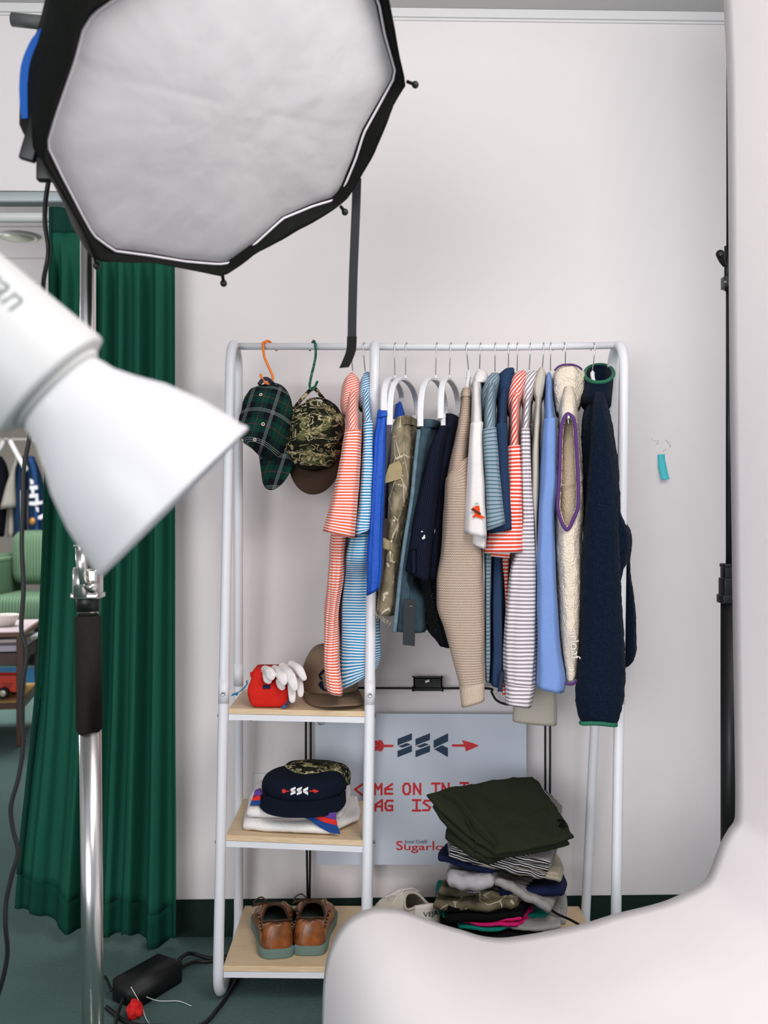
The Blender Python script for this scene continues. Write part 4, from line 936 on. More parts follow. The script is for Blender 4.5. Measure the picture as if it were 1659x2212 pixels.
garment('polo_shirt', 'plain light blue polo shirt left of the cream fleece vest', 'polo shirt', 1190, [
    ('torso', [(900,1178,1200,2.5,.12),(1000,1174,1203,2.5,.13),(1150,1170,1198,2.5,.13),(1400,1168,1204,2.52,.1)], 2.5, .13, M_lb, {}),
    ('shoulder', [(820,1180,1192,2.53,.08),(850,1178,1193,2.47,.13),(880,1176,1196,2.42,.16),(902,1175,1200,2.40,.17)], 2.4, .17, M_lb, dict(hem=False)),
    ('sleeve', [((904,902),1174.5,1201,2.392,.045),(969,1169,1204,2.385,.05),(1040,1166,1203,2.38,.05),(1108,1162,1197,2.38,.05),(1228,1160,1200,2.38,.05),(1300,1160,1203,2.38,.05),(1400,1159,1210,2.38,.05),((1472,1482),1158,1219.5,2.38,.05),((1489,1500),1158.5,1216,2.38,.048)], 2.38, .05, M_lb, dict(fold=.05, fm=3)),
    ('collar', [(804,1182,1190,2.555,.05),(812,1179.5,1192,2.54,.07),(830,1178,1193,2.52,.09),(848,1177.5,1193.5,2.5,.1)], 2.53, .08, M_lb, {})])
# cream fleece vest
def fleece(name, c, c2, s=260):
    m = Mat(name, 1, 0, .05); f = m.noise(s, 4)
    m.color(m.mix(f, c2, c)); m.bump(m.math('ADD', m.n('TexVoronoi', {'Scale': s*.8, 'Vector': m.coord('Object')}).outputs[0], m.math('MULTIPLY', f, .8)), .55, .005)
    m.b.inputs['Sheen Weight'].default_value = .03
    return m.m
M_cf = fleece('cream_sherpa', '#f0e5d3', '#e0d1bb'); M_pur = plain('purple_binding', '#54306e', .8)
ARM = [(1227.5,893.5),(1233,897),(1238.6,903),(1242,918),(1244,942),(1246,980),(1248.5,1025),(1249.5,1060),(1248.5,1094),(1243,1112),(1237,1126),(1231,1138),(1224,1144),(1217,1136),(1211,1122),(1206,1104),(1204.5,1090),(1206,1070),(1208,1040),(1209.5,1000),(1210.5,960),(1211.5,935),(1214,918),(1219,903),(1223,896)]
def inpoly(x, y, P_):
    r = False; j = len(P_)-1
    for i in range(len(P_)):
        if (P_[i][1] > y) != (P_[j][1] > y) and x < (P_[j][0]-P_[i][0])*(y-P_[i][1])/(P_[j][1]-P_[i][1])+P_[i][0]: r = not r
        j = i
    return r
def topx(p): return 829.5+F*p.x/p.y, 1106-F*(p.z-CH)/p.y
ARMC = [(1226.5+(x-1226.5)*.90, 1015+(y-1015)*.965) for x, y in ARM]
def armcut(p): return p.y < 2.50 and inpoly(*topx(p), ARMC)
rows = [(833,1218,1240,2.5,.1),(855,1211,1245,2.45,.13),(890,1206,1249,2.41,.16),(950,1205,1253,2.39,.18),(1020,1204,1258,2.385,.19),(1080,1201,1262,2.38,.19),(1115,1198,1262,2.38,.19),(1170,1198,1258,2.38,.19),(1255,1202,1261,2.385,.18),(1330,1206,1258,2.39,.18),(1400,1211,1254,2.39,.17),(1440,1216,1250,2.395,.16),((1476,1468),1220,1247,2.40,.15)]
t = thing('fleece_vest', 'cream fleece vest with purple binding round its arm opening', 'vest', P(1230, 800, 2.6), GG)
bm = loft(rows, 2.4, .18, seg=120, step=.005, rough=.0022, cut=armcut, seed=4); tb_ = obj('torso', bm, M_cf, t); solid(tb_, .004, -1)
bm = loft([(870,1215,1243,2.5,.07),(950,1210,1249,2.46,.12),(1050,1208,1253,2.45,.13),(1150,1206,1252,2.45,.13),(1300,1212,1250,2.47,.1)], 2.46, .12, step=.008); obj('lining', bm, fleece('cream_lining', '#ecdcc4', '#dfcdb2', 200), tb_)
bm = NB(); tube(bm, smoothpts([P(x, y, hermite([885, 950, 1020, 1080, 1150], [2.405, 2.384, 2.379, 2.374, 2.374], y)) for x, y in ARM+ARM[:1]], 5)[:-1], .0044, 10, closed=True, flat=(Vector((0, 1, 0)), .7)); obj('arm_binding', bm, M_pur, t)
bm = NB(); tube(bm, smoothpts([P(1220, 1475, 2.40), P(1232, 1478, 2.397), P(1241, 1475, 2.397), P(1247, 1470, 2.40)], 5), .0038, 10); obj('hem_binding', bm, M_pur, t)
bm = NB(); tube(bm, smoothpts([P(1211, 1047, 2.445), P(1228, 1049, 2.44), P(1243, 1046, 2.445)], 5), .0016, 8); obj('inner_seam', bm, fleece('cream_seam', '#ead9c0', '#d8c6aa', 200), tb_)
bm = NB(); box(bm, P(1224, 905, 2.41), P(1231, 897, 2.40), .001); tube(bm, [P(1227, 903, 2.405), P(1228, 915, 2.405)], .0012, 8); obj('inner_loop', bm, M_hang, tb_)
bm = loft([(786,1214,1243,2.545,.05),(791,1203,1255,2.535,.075),(800,1196,1261,2.53,.085),(815,1192.5,1263,2.525,.09),(835,1191.5,1264,2.525,.095),(855,1194,1258,2.52,.095),(872,1197,1252,2.52,.09),(890,1200,1240,2.51,.09)], 2.53, .08, fold=.07, fm=3, rough=.002, seed=8, step=.005, seg=80); co_ = obj('collar', bm, M_cf, t)
bm = NB(); tube(bm, smoothpts([P(1198, 801, 2.53), P(1204, 794, 2.527), P(1215, 788.5, 2.53), P(1235, 787.5, 2.53), P(1248, 791.5, 2.527), P(1257, 798, 2.53)], 5), .0026, 8); obj('collar_binding', bm, M_pur, co_)
M_emb = plain('raised_white_thread', '#e7e0d6', .7)
bm = text_bm('arloaf', P(1229, 1360, 2.3745), (.09, 0, -1), (1, 0, .09), 28/F*2.386, .0022, bold=-.012)
obj('raised_lettering', bm, M_emb, tb_, smooth=False)
# navy fleece pullover
M_nf = fleece('navy_sherpa', '#18263a', '#040911', 260); M_gt = plain('green_binding', '#17644a', .7)
t = thing('fleece_pullover', 'navy fleece pullover with green trim, rightmost garment on the rail', 'pullover', P(1290, 800, 2.6), GG)
bm = loft([(842,1276,1308,2.54,.06),(872,1266,1314,2.50,.10),(900,1256,1321,2.47,.12),(935,1254,1327,2.45,.13),(1000,1256,1336,2.45,.14),(1052,1258,1341,2.45,.14),(1105,1259,1345,2.45,.14),(1130,1260,1354,2.45,.14),(1152,1261,1364,2.45,.14),(1175,1262,1367.5,2.45,.14),(1202,1262,1364,2.45,.14),(1230,1262,1355,2.45,.14),(1265,1262,1345,2.45,.13),(1320,1262,1338,2.46,.12)], 2.45, .14, rough=.0022, seed=2, step=.006, seg=90, fold=.03); obj('torso', bm, M_nf, t)
bm = loft([(846,1285,1305,2.45,.08),(880,1280,1312,2.40,.08),(928,1276,1320,2.37,.07),(1000,1272,1329,2.36,.07),(1052,1268,1332,2.355,.065),(1136,1262,1336,2.35,.06),(1220,1257,1338.5,2.35,.06),(1283,1256,1341,2.35,.06),(1366,1253,1347,2.35,.06),(1450,1247,1349.5,2.35,.06),(1505,1243,1347,2.35,.055),(1545,1246,1341,2.355,.05),((1563,1568),1253,1333,2.36,.045)], 2.35, .06, rough=.0022, seed=6, step=.006, seg=90, fold=.02); sl = obj('sleeve', bm, M_nf, t)
bm = NB(); tube(bm, smoothpts([P(1254.5, 1561, 2.362), P(1260, 1563, 2.352), P(1278, 1562.5, 2.350), P(1300, 1563.5, 2.350), P(1322, 1566, 2.352), P(1331, 1566, 2.362)], 5), .0052, 10); obj('cuff_binding', bm, M_gt, sl)
bm = loft([(1085,1332,1345,2.60),(1130,1338,1353,2.60),(1180,1345,1362,2.60),(1228,1349,1361,2.61),(1300,1350,1370,2.62),(1366,1350,1375,2.62),(1405,1350,1375,2.62),(1430,1350,1369,2.62),((1444,1438),1350,1361,2.62)], 2.62, .06, rough=.0018, seed=9, step=.006, seg=60); obj('back_sleeve', bm, M_nf, t)
# stand-up collar, open at the top
bm = NB(); prev = None
cr = [(843,1256,1322,2.50,.11),(858,1254.5,1321,2.50,.11),(874,1258,1316,2.51,.10)]
def cring(py, L, R, yf, hd, tilt=0, n=64):
    C = P((L+R)/2, py, yf); d = Vector((C.x, C.y, 0)).normalized(); l = Vector((d.y, -d.x, 0)); w = (R-L)/2/F*yf; C = C+d*hd; out = []
    for k in range(n):
        a = 2*math.pi*k/n; q = C+l*w*spow(math.cos(a), .85)+d*hd*spow(math.sin(a), .85)
        q.z += tilt*math.sin(a)+ .3*tilt*math.cos(a)*0; out.append(q)
    return out
RG = [cring(870,1266,1312,2.53,.085), cring(872,1259,1317,2.505,.105), cring(864,1254,1321,2.485,.115), cring(848,1253,1322.5,2.485,.115,.006), cring(828,1257,1324,2.50,.105,.014), cring(800,1261,1326,2.50,.105,.034), cring(793,1263,1326,2.503,.102,.037), cring(796,1267,1321,2.51,.094,.034), cring(825,1271,1314,2.52,.085,.02), cring(880,1276,1308,2.53,.08)]
for r in RG:
    ring = [bm.verts.new(p+Vector((noise.noise(p*90), noise.noise(p*97+Vector((9, 0, 0))), noise.noise(p*93)))*.0022) for p in r]
    if prev:
        for k in range(64): bm.faces.new((prev[k], prev[(k+1) % 64], ring[(k+1) % 64], ring[k]))
    prev = ring
bmesh.ops.recalc_face_normals(bm, faces=bm.faces); co_ = obj('collar', bm, M_nf, t)
bm = NB(); tube(bm, [p+Vector((0, 0, .001)) for p in cring(795,1262,1326,2.502,.103,.037)], .0048, 10, closed=True); obj('collar_binding', bm, M_gt, co_)

# ------------------------------------------------------------------ S-hooks and the two hanging caps
def shook(label, m, pts, r=.0034):
    bm = NB(); tube(bm, smoothpts(pts, 6), r, 12); ball(bm, pts[0], r*1.02, 8); ball(bm, pts[-1], r*1.02, 8)
    return obj('s_hook', bm, m, cat='hook', label=label, group='hooks carrying the caps')
zt = P(580, 748, YR).z; hr = .0135
def over(px0, px1, n=9): return [Vector((P(px0+(px1-px0)*i/n, 748, YR).x, YR+hr*math.cos(math.radians(-35+ i*200/n)), zt+hr*math.sin(math.radians(-35+i*200/n)))) for i in range(n+1)]
shook('orange s-hook holding the dark plaid cap', plain('orange_hook', '#ee7a1e', .4), over(596, 569)+[P(x, y, 2.585) for x, y in ((571, 770), (577, 785), (585, 803), (589, 814), (587, 825), (581, 829), (573, 826), (567, 819), (563, 810))])
m = Mat('green_cord', .7, 0, .2); m.color(m.mix(m.math('GREATER_THAN', m.noise(420, 1), .63), '#12513f', '#9ac2b0'))
shook('dark green flecked s-hook holding the camouflage cap', m.m, over(669, 682)+[P(x, y, 2.585) for x, y in ((682, 765), (679, 785), (673, 810), (669, 830), (670, 838), (674, 842), (679, 838), (683, 830), (685, 825))])

def cap(name, label, C, u, w, a, b, h, m_crown, m_visor, visor=(.072, 62, .02), dents=0, seed=0, group='caps', strap=True, eyelet=None, button=True, m_under=None, flat=0, vis_shift=(0, 0, 0), panels=True, e=.9):
    """u crown axis, w visor direction; a, b half width and half length, h crown height"""
    u = Vector(u).normalized(); w = Vector(w); w = (w-u*w.dot(u)).normalized(); r = w.cross(u)
    C = Vector(C); t = thing(name, label, 'cap', C, group)
    def dome(th, s, o=0):
        """th around, s 0 brim .. 1 top"""
        z = math.sin(s*math.pi/2)**e; rho = math.cos(s*math.pi/2)**.72
        p = r*math.cos(th)*(a+o)*rho+w*math.sin(th)*(b+o)*rho+u*(h+o)*z*(1-flat*s*s)
        sw = max(0, math.sin(th))
        p = p+u*.012*sw*s*(1-s)*2
        if dents:
            q = p*1.0+Vector((seed*3.1, 0, 0)); d = dents*(noise.noise(q*13)*1.3+.5*noise.noise(q*31))*min(1, s*5)
            p = p+p.normalized()*d
        return C+p
    bm = NB(); uv = bm.loops.layers.uv.new('UVMap'); NT, NSg = 72, 22; G = []
    for j in range(NSg):
        G.append([bm.verts.new(dome(2*math.pi*i/NT, j/NSg)) for i in range(NT)])
    tp = bm.verts.new(dome(0, 1))
    def setuv(f, vals):
        for lp, (x, y) in zip(f.loops, vals): lp[uv].uv = (x, y)
    for j in range(NSg-1):
        for i in range(NT):
            if strap and j < 7 and abs((i+.5)/NT*2*math.pi-1.5*math.pi) < .42*(1-j/7.5): continue       # opening at the back
            f = bm.faces.new((G[j][i], G[j][(i+1) % NT], G[j+1][(i+1) % NT], G[j+1][i]))
            k = 2*math.pi/NT*a; setuv(f, [(i*k, j*.007), ((i+1)*k, j*.007), ((i+1)*k, (j+1)*.007), (i*k, (j+1)*.007)])
    for i in range(NT):
        f = bm.faces.new((G[-1][i], G[-1][(i+1) % NT], tp)); setuv(f, [(i*.006, .15), ((i+1)*.006, .15), (i*.006, .16)])
    bmesh.ops.recalc_face_normals(bm, faces=bm.faces)
    cr = solid(obj('crown', bm, m_crown, t), .002, -1)
    L, ang, droop = visor; bm = NB(); NV, NR_ = 40, 12; G = []
    for j in range(NR_+1):
        row = []
        for i in range(NV+1):
            th = math.pi/2+math.radians(ang)*(2*i/NV-1); q = j/NR_
            wdt = math.sin(math.pi*i/NV)**.4
            base = r*math.cos(th)*a*.99+w*math.sin(th)*b*.99
            p = base+w*L*wdt*q+r*math.cos(th)*a*.10*q*wdt
            x = (base.dot(r)+math.cos(th)*a*.1*q)/a
            p = p-u*droop*(x*x)*(.35+q*.65)-u*.008*q*wdt+Vector(vis_shift)*q
            row.append(bm.verts.new(C+p+u*.002))
        G.append(row)
    for j in range(NR_):
        for i in range(NV): bm.faces.new((G[j][i], G[j][i+1], G[j+1][i+1], G[j+1][i]))
    bmesh.ops.remove_doubles(bm, verts=bm.verts, dist=.0003); bmesh.ops.recalc_face_normals(bm, faces=bm.faces)
    vo = solid(obj('visor', bm, m_visor, t), .0035, 0)
    edge = [v for v in []]
    if button:
        bm = NB(); c = dome(0, 1, .001); ball(bm, c, .0062, 12); obj('button', bm, m_crown if not isinstance(button, bpy.types.Material) else button, cr)
    if eyelet:
        for th, s in ((.35, .62), (1.05, .62), (2.1, .62), (2.8, .62), (4.1, .62), (5.3, .62)):
            c = dome(th, s, .0012); nn = (dome(th, s, .01)-dome(th, s)).normalized(); o1 = nn.orthogonal().normalized(); o2 = nn.cross(o1)
            bm = NB(); tube(bm, [c+(o1*math.cos(k)+o2*math.sin(k))*.0034 for k in [i*2*math.pi/14 for i in range(14)]], .0013, 6, closed=True); obj('eyelet', bm, eyelet, cr)
    if strap:
        bm = NB(); pts = [dome(1.5*math.pi-.47+.94*i/10, .02, .001) for i in range(11)]
        vs = [(bm.verts.new(p), bm.verts.new(p+u*.017)) for p in pts]
        for A, B in zip(vs, vs[1:]): bm.faces.new((A[0], B[0], B[1], A[1]))
        solid(obj('back_strap', bm, m_visor if not isinstance(strap, bpy.types.Material) else strap, cr), .0018)
    return t, cr, vo, dome
m = Mat('dark_plaid', .95, 0, .1)
mp = m.n('Mapping', {0: m.coord('Object')}); mp.inputs['Rotation'].default_value = (.35, -.25, .3)
sp = m.n('SeparateXYZ', {0: mp})
X_, Z_ = m.math('ADD', sp.outputs[0], m.math('MULTIPLY', sp.outputs[1], .6)), sp.outputs[2]
def band(v, per, lo, hi, off=0): 
    fr = m.math('FRACT', m.math('ADD', m.math('DIVIDE', v, per), off)); return m.math('MULTIPLY', m.math('GREATER_THAN', fr, lo), m.math('LESS_THAN', fr, hi))
gx, gz = band(X_, .074, .1, .55), band(Z_, .074, .1, .55)
base = m.mix(m.math('MULTIPLY', m.math('ADD', gx, gz), .5), '#11141a', '#0d3a2f')
ln = None
for off in (.0, .045, .09):
    for v in (X_, Z_):
        b_ = band(v, .074, .80, .812, -off); ln = b_ if ln is None else m.math('MAXIMUM', ln, b_)
rd = m.math('MAXIMUM', band(X_, .074, .33, .35), band(Z_, .074, .33, .35))
m.color(m.mix(ln, m.mix(m.math('MULTIPLY', rd, .6), base, '#7a2b33'), '#8e9896')); m.bump(m.noise(600, 2), .2, .001); M_plaid = m.m
M_eye = plain('cream_eyelet', '#d8d0bd', .6)
def camo(name, cols, s=30):
    m = Mat(name, .95, 0, .1)
    mp = m.n('Mapping', {0: m.coord('Object'), 'Rotation': (0, .5, .2), 'Scale': (1, 1, 2.2)})
    n0 = m.n('TexNoise', {'Vector': mp, 'Scale': s, 'Detail': 3, 'Distortion': 1.2}).outputs[0]
    n1 = m.n('TexNoise', {'Vector': mp, 'Scale': s*1.7, 'Detail': 4, 'Distortion': 2.5}).outputs[0]
    c = m.ramp(n0, [(0, cols[0]), (.45, cols[1]), (.56, cols[2])], 'CONSTANT')
    ll = m.math('LESS_THAN', m.math('ABSOLUTE', m.math('SUBTRACT', n1, .52)), .028)
    ll = m.math('MULTIPLY', ll, m.math('GREATER_THAN', n0, .42))
    m.color(m.mix(ll, c, cols[3])); m.bump(m.noise(500, 2), .2, .001); return m.m
M_tiger = camo('tiger_camouflage', ['#191a12', '#22231a', '#565a37', '#b3a681'], 11)
M_brim = cloth('brown_brim_cloth', '#43352a', '#382c23', .9, 500, .2)
GC = 'caps hanging from hooks'
cap('baseball_cap', 'dark green and navy plaid cap hanging from the orange hook', P(590, 912, 2.585), (-.60, -.74, .10), (.12, .10, -1), .072, .100, .088, M_plaid, M_plaid, (.078, 62, .03), .010, 1, GC, plain('navy_strap', '#23263a', .7), M_eye, M_plaid)
cap('baseball_cap', 'tiger camouflage cap with a plain brown visor hanging beside the striped polo', P(684, 940, 2.585), (-.03, -.97, .10), (-.08, -.1, -1), .075, .094, .090, M_tiger, M_brim, (.062, 66, .012), .013, 5, GC, M_tiger, plain('olive_eyelet', '#6f7350', .7), M_tiger)
bm = NB(); tube(bm, smoothpts([P(634, 884, 2.575), P(652, 862, 2.58), P(671, 842, 2.585), P(682, 841, 2.585), P(697, 860, 2.58), P(718, 885, 2.575)], 5), .005, 8, flat=(Vector((0, 1, 0)), .5))
obj('adjuster_strap', bm, M_tiger, bpy.data.objects['baseball_cap.001'])
bm = NB(); tube(bm, smoothpts([P(560, 830, 2.575), P(568, 820, 2.585), P(578, 819, 2.588), P(588, 828, 2.58), P(598, 845, 2.57)], 5), .0055, 8, flat=(Vector((0, 1, 0)), .45))
obj('adjuster_strap', bm, plain('navy_adjuster', '#232639', .6), bpy.data.objects['baseball_cap'])

# ------------------------------------------------------------------ top shelf: red pouch, golf glove, khaki cap
Z1 = SHZ[1]
m = Mat('red_canvas', .8, 0, .2); m.color(m.mix(m.noise(500, 3), '#c01d14', '#d8271b')); m.bump(m.noise(700, 2), .25, .001); M_redc = m.m
t = thing('red_pouch', 'small red canvas pouch with blue cords on the top shelf', 'pouch', PZ(580, Z1, 2.52))
bm = NB()
prof_ = [(0, 547, 612), (.004, 541, 618), (.012, 537, 621.5), (.03, 534, 623), (.046, 533.5, 623.5), (.052, 534.5, 623), (.058, 537, 621), (.072, 539, 618), (.083, 540.5, 615), (.088, 543, 612)]
prev = None; yf, yb_ = 2.475, 2.60
for z, L, R in prof_:
    sl_ = max(0, z-.046)*.95; x0, x1 = P(L, 0, yf).x, P(R, 0, yf).x; y0 = yf+sl_+ (.004 if z < .004 else 0); pts = []
    rc = .012
    for (cx, cy, a0) in ((x1-rc, yb_-rc, 0), (x0+rc, yb_-rc, 90), (x0+rc, y0+rc, 180), (x1-rc, y0+rc, 270)):
        for k in range(6):
            a = math.radians(a0+k*18); p = Vector((cx+rc*math.cos(a), cy+rc*math.sin(a), Z1+.001+z)); p += Vector((1, 1, 1))*.0012*noise.noise(p*40); p.z = max(p.z, Z1+.0008); pts.append(bm.verts.new(p))
    if prev:
        for k in range(24): bm.faces.new((prev[k], prev[(k+1) % 24], pts[(k+1) % 24], pts[k]))
    else: bm.faces.new(pts[::-1])
    prev = pts
bm.faces.new(prev); bo = obj('body', bm, M_redc, t)
bm = NB(); q = [P(540, 1453, 2.54), P(575, 1449, 2.54), P(602, 1453, 2.54), P(601, 1460, 2.53), P(575, 1457, 2.53), P(541, 1463, 2.53)]; prism(bm, q, (0, .004, .001)); bmesh.ops.recalc_face_normals(bm, faces=bm.faces); obj('top_flap', bm, M_redc, t, smooth=False)
bm = NB(); prism(bm, [P(569, 1476, 2.4935), P(585, 1476, 2.4935), P(583.5, 1488, 2.472), P(567.5, 1487.5, 2.472)], (0, -.0022, .0015)); bmesh.ops.recalc_face_normals(bm, faces=bm.faces); obj('navy_tab', bm, plain('navy_webbing', '#16244c', .8), t, smooth=False)
bm = NB(); tube(bm, smoothpts([P(x, y, 2.477) for x, y in ((544, 1486.5), (565, 1490), (590, 1491.5), (612, 1489.5))], 4), .0011, 6); obj('seam', bm, plain('red_thread', '#9c1710', .8), bo)
M_cord_b = plain('blue_cord', '#1f6f9e', .7)
bm = NB()
tube(bm, smoothpts([P(536, 1470, 2.50), P(532, 1472, 2.50), P(533, 1478, 2.50), P(522, 1490, 2.49), P(510, 1499, 2.48), P(499, 1503, 2.475)], 5), .0013, 6)
tube(bm, smoothpts([P(536, 1474, 2.50), P(528, 1486, 2.49), P(514, 1496, 2.48), P(501, 1500, 2.475)], 5), .0013, 6); ball(bm, P(511, 1499, 2.479), .0042, 8); obj('zip_cord', bm, M_cord_b, t)
bm = NB(); zc = Z1+.003
tube(bm, smoothpts([PZ(628, Z1+.02, 2.49), PZ(622, Z1+.008, 2.475), PZ(615, zc, 2.465), PZ(606, zc, 2.462)], 5), .0013, 6); tube(bm, smoothpts([PZ(625, Z1+.022, 2.49), PZ(617, Z1+.009, 2.475), PZ(612, zc, 2.466)], 5), .0013, 6); ball(bm, PZ(614, zc+.002, 2.466), .0042, 8); obj('zip_cord', bm, M_cord_b, t)
# golf glove
m = Mat('white_glove_leather', .6, 0, .35); vs_ = m.n('TexVoronoi', {'Scale': 300, 'Vector': m.coord('Object')}).outputs[0]
m.color('#e6e0de'); m.bump(m.noise(60, 3), .15, .002); M_glv = m.m
def gp(x, y, Y): return P(520+x/6.144, 1380+y/6.144, Y)
bm = NB(); fl = (Vector((0, 1, 0)), .36); kk = 2.46/F/6.144
for pts, rad in (([(330,410,2.52),(385,440,2.475),(405,490,2.462),(408,500,2.46)], [62,66,62,50]), ([(455,400,2.52),(530,480,2.465),(565,540,2.452),(575,570,2.45)], [58,64,58,46]),
                 ([(560,370,2.52),(650,470,2.46),(700,590,2.446),(716,645,2.444)], [60,66,58,44]), ([(680,345,2.52),(770,400,2.48),(820,480,2.47),(842,515,2.468)], [62,60,50,40]),
                 ([(350,480,2.488),(360,530,2.474),(372,548,2.47)], [60,58,48]), ([(520,560,2.476),(540,610,2.468),(550,635,2.466)], [55,56,46]),
                 ([(670,560,2.476),(682,720,2.462),(686,805,2.458)], [52,50,42]), ([(780,540,2.484),(795,680,2.474),(797,735,2.472)], [48,46,38])):
    P3 = smoothpts([gp(x, y, Y) for x, y, Y in pts], 6); P3 = [p+Vector((0, -.004, 0)) for p in P3]; n = len(P3)
    R3 = [hermite(list(range(len(rad))), rad, i*(len(rad)-1)/(n-1))*kk*1.02 for i in range(n)]
    tube(bm, P3, R3, 18, flat=fl); ball(bm, P3[-1], (R3[-1], R3[-1]*.36, R3[-1]), 14); ball(bm, P3[0], (R3[0], R3[0]*.8, R3[0]), 12)
pillow(bm, [gp(318, 440, 2.485), gp(770, 430, 2.485), gp(800, 330, 2.56), gp(430, 395, 2.56)], .014, 8, .6, 0, .002)
gl = obj('golf_glove', bm, M_glv, cat='glove', label='white leather golf glove draped over the red pouch, fingers hanging down')
md = gl.modifiers.new('one_skin', 'REMESH'); md.mode = 'VOXEL'; md.voxel_size = .001; md.use_smooth_shade = True
md = gl.modifiers.new('smooth', 'SMOOTH'); md.iterations = 2; md.factor = .5
bm = NB()
for cx, cy, Y in ((375, 445, 2.4525), (545, 455, 2.448), (672, 480, 2.434)):
    for i in range(4):
        for j in range(2): ball(bm, gp(cx-12+24*j+i*4, cy-36+i*24, Y), .0007, 6)
obj('vent_holes', bm, plain('vent_dark', '#8d8784', .8), gl)
# khaki cap
M_kh = cloth('khaki_cotton', '#8f7a66', '#816c59', .9, 500, .2); M_khu = cloth('khaki_brim', '#85705e', '#77634f', .9, 500, .15)
t, cr, vo, dome = cap('baseball_cap', 'khaki cap with a navy front mark on the top shelf beside the red pouch', PZ(712, Z1+.022, 2.63), (0, -.03, 1), (.26, -.95, -.10), .074, .092, .118, M_kh, M_khu, (.098, 80, .016), .003, 3, 'caps on the shelves', True, None, M_kh)
bm = NB(); c = dome(2.12, .62, .0012); ball(bm, c, (.0045, .0015, .0025), 10); obj('red_eyelet', bm, plain('red_stitch', '#d0372a', .7), cr)
mk_ = cloth('navy_embroidery', '#1c2034', '#12162a', .8, 500, .4)
def ondome(dome, px, py, off=.0022):
    """the point of a crown seen along one photo direction"""
    o = Vector((0, 0, CH)); d = (P(px, py, 1)-o).normalized(); best = None
    for i in range(120):
        for j in range(60):
            q = dome(math.pi*i/119, j/60, 0); v = q-o; e = (v-d*v.dot(d)).length
            if best is None or e < best[0]: best = (e, q, math.pi*i/119, j/60)
    _, q, th, s_ = best; hs = (.03, .016)
    for it in range(60):
        for da, db in ((hs[0], 0), (-hs[0], 0), (0, hs[1]), (0, -hs[1])):
            q2 = dome(th+da, min(1, max(0, s_+db)), 0); v = q2-o; e = (v-d*v.dot(d)).length
            if e < best[0]: best = (e, q2); th += da; s_ = min(1, max(0, s_+db)); break
        else: hs = (hs[0]*.6, hs[1]*.6)
    return best[1]-d*off
for pg in ([(690,1455),(697,1446),(702,1449),(700,1452),(695,1458),(692,1460),(697,1466),(696,1470),(690,1466),(688,1458)], [(687,1479),(691,1472),(697,1471),(700,1488),(708,1490),(708,1494),(698,1492),(692,1487)]):
    bm = NB(); prism(bm, [ondome(dome, *p) for p in pg], (0, .004, 0)); bmesh.ops.recalc_face_normals(bm, faces=bm.faces); obj('navy_mark', bm, mk_, cr, smooth=False)

# ------------------------------------------------------------------ middle shelf: folded towel, camouflage cap, navy cap
Z2 = SHZ[2]-.001
m = Mat('white_towel_terry', 1, 0, .05); m.color(m.mix(m.noise(300, 3), '#e9e4df', '#f2efec')); m.bump(m.noise(420, 3), .6, .003); M_tow = m.m
m = Mat('patterned_towel', 1, 0, .05); g = m.coord('Object')
sp = m.n('SeparateXYZ', {0: g})
M_bluet, M_redt, M_purt = plain('towel_blue', '#143f80', .95), plain('towel_red', '#d52a22', .95), plain('towel_purple', '#5b3a8a', .95)
t = thing('towel', 'folded white towel with blue, red and purple corners under the navy cap', 'towel', PZ(640, Z2, 2.56), 'folded things on the middle shelf')
bm = NB(); zt_ = lambda px, py, Y: P(px, py, Y)
pillow(bm, [PZ(529, Z2+.026, 2.475), PZ(722, Z2+.024, 2.45), PZ(752, Z2+.03, 2.72), PZ(556, Z2+.03, 2.74)], .024, 14, .55, 0, .0025, 2)
obj('lower_fold', bm, M_tow, t)
bm = NB(); pillow(bm, [PZ(536, Z2+.052, 2.49), PZ(735, Z2+.043, 2.50), PZ(756, Z2+.05, 2.73), PZ(560, Z2+.056, 2.74)], .022, 14, .5, 0, .0025, 7); obj('upper_fold', bm, M_tow, t)
bm = NB(); pillow(bm, [PZ(722, Z2+.020, 2.46), PZ(775, Z2+.016, 2.55), PZ(772, Z2+.024, 2.70), PZ(735, Z2+.024, 2.70)], .014, 10, .5, 0, .002, 3); obj('side_fold', bm, M_tow, t)
for nm, mm, pts in (('blue_corner', M_bluet, [(640,1760),(668,1771),(690,1787),(712,1799),(735,1802),(729,1784),(700,1775),(672,1762)]), ('red_corner', M_redt, [(676,1765),(700,1776),(729,1784),(727,1772),(712,1768),(690,1763)]), ('purple_corner', M_purt, [(700,1763),(712,1768),(727,1772),(725,1755),(712,1757)])):
    bm = NB(); prism(bm, [P(x, y, 2.443-.002*(i % 2)) for i, (x, y) in enumerate(pts)], (0, .004, .0)); bmesh.ops.recalc_face_normals(bm, faces=bm.faces); obj(nm, bm, mm, t, smooth=False)
for nm, mm, pts in (('purple_edge', M_purt, [(549,1711),(560,1707),(566,1716),(549,1722)]), ('red_edge', M_redt, [(546,1721),(562,1719),(562,1728),(544,1730)]), ('blue_edge', M_bluet, [(543,1730),(562,1728),(563,1738),(540,1740)])):
    bm = NB(); prism(bm, [P(x, y, 2.505) for x, y in pts], (0, .02, .0)); bmesh.ops.recalc_face_normals(bm, faces=bm.faces); obj(nm, bm, mm, t, smooth=False)
cz = Z2+.072
cap('baseball_cap', 'second tiger camouflage cap, nested behind the navy cap on the middle shelf', PZ(680, cz+.014, 2.625), (.08, .06, 1), (.02, -1, 0), .094, .084, .050, M_tiger, M_tiger, (.03, 40, .01), .006, 9, 'caps on the shelves', False, None, False, e=.6)
M_nvc = cloth('navy_cap_twill', '#121a2a', '#0c1320', .95, 500, .25)
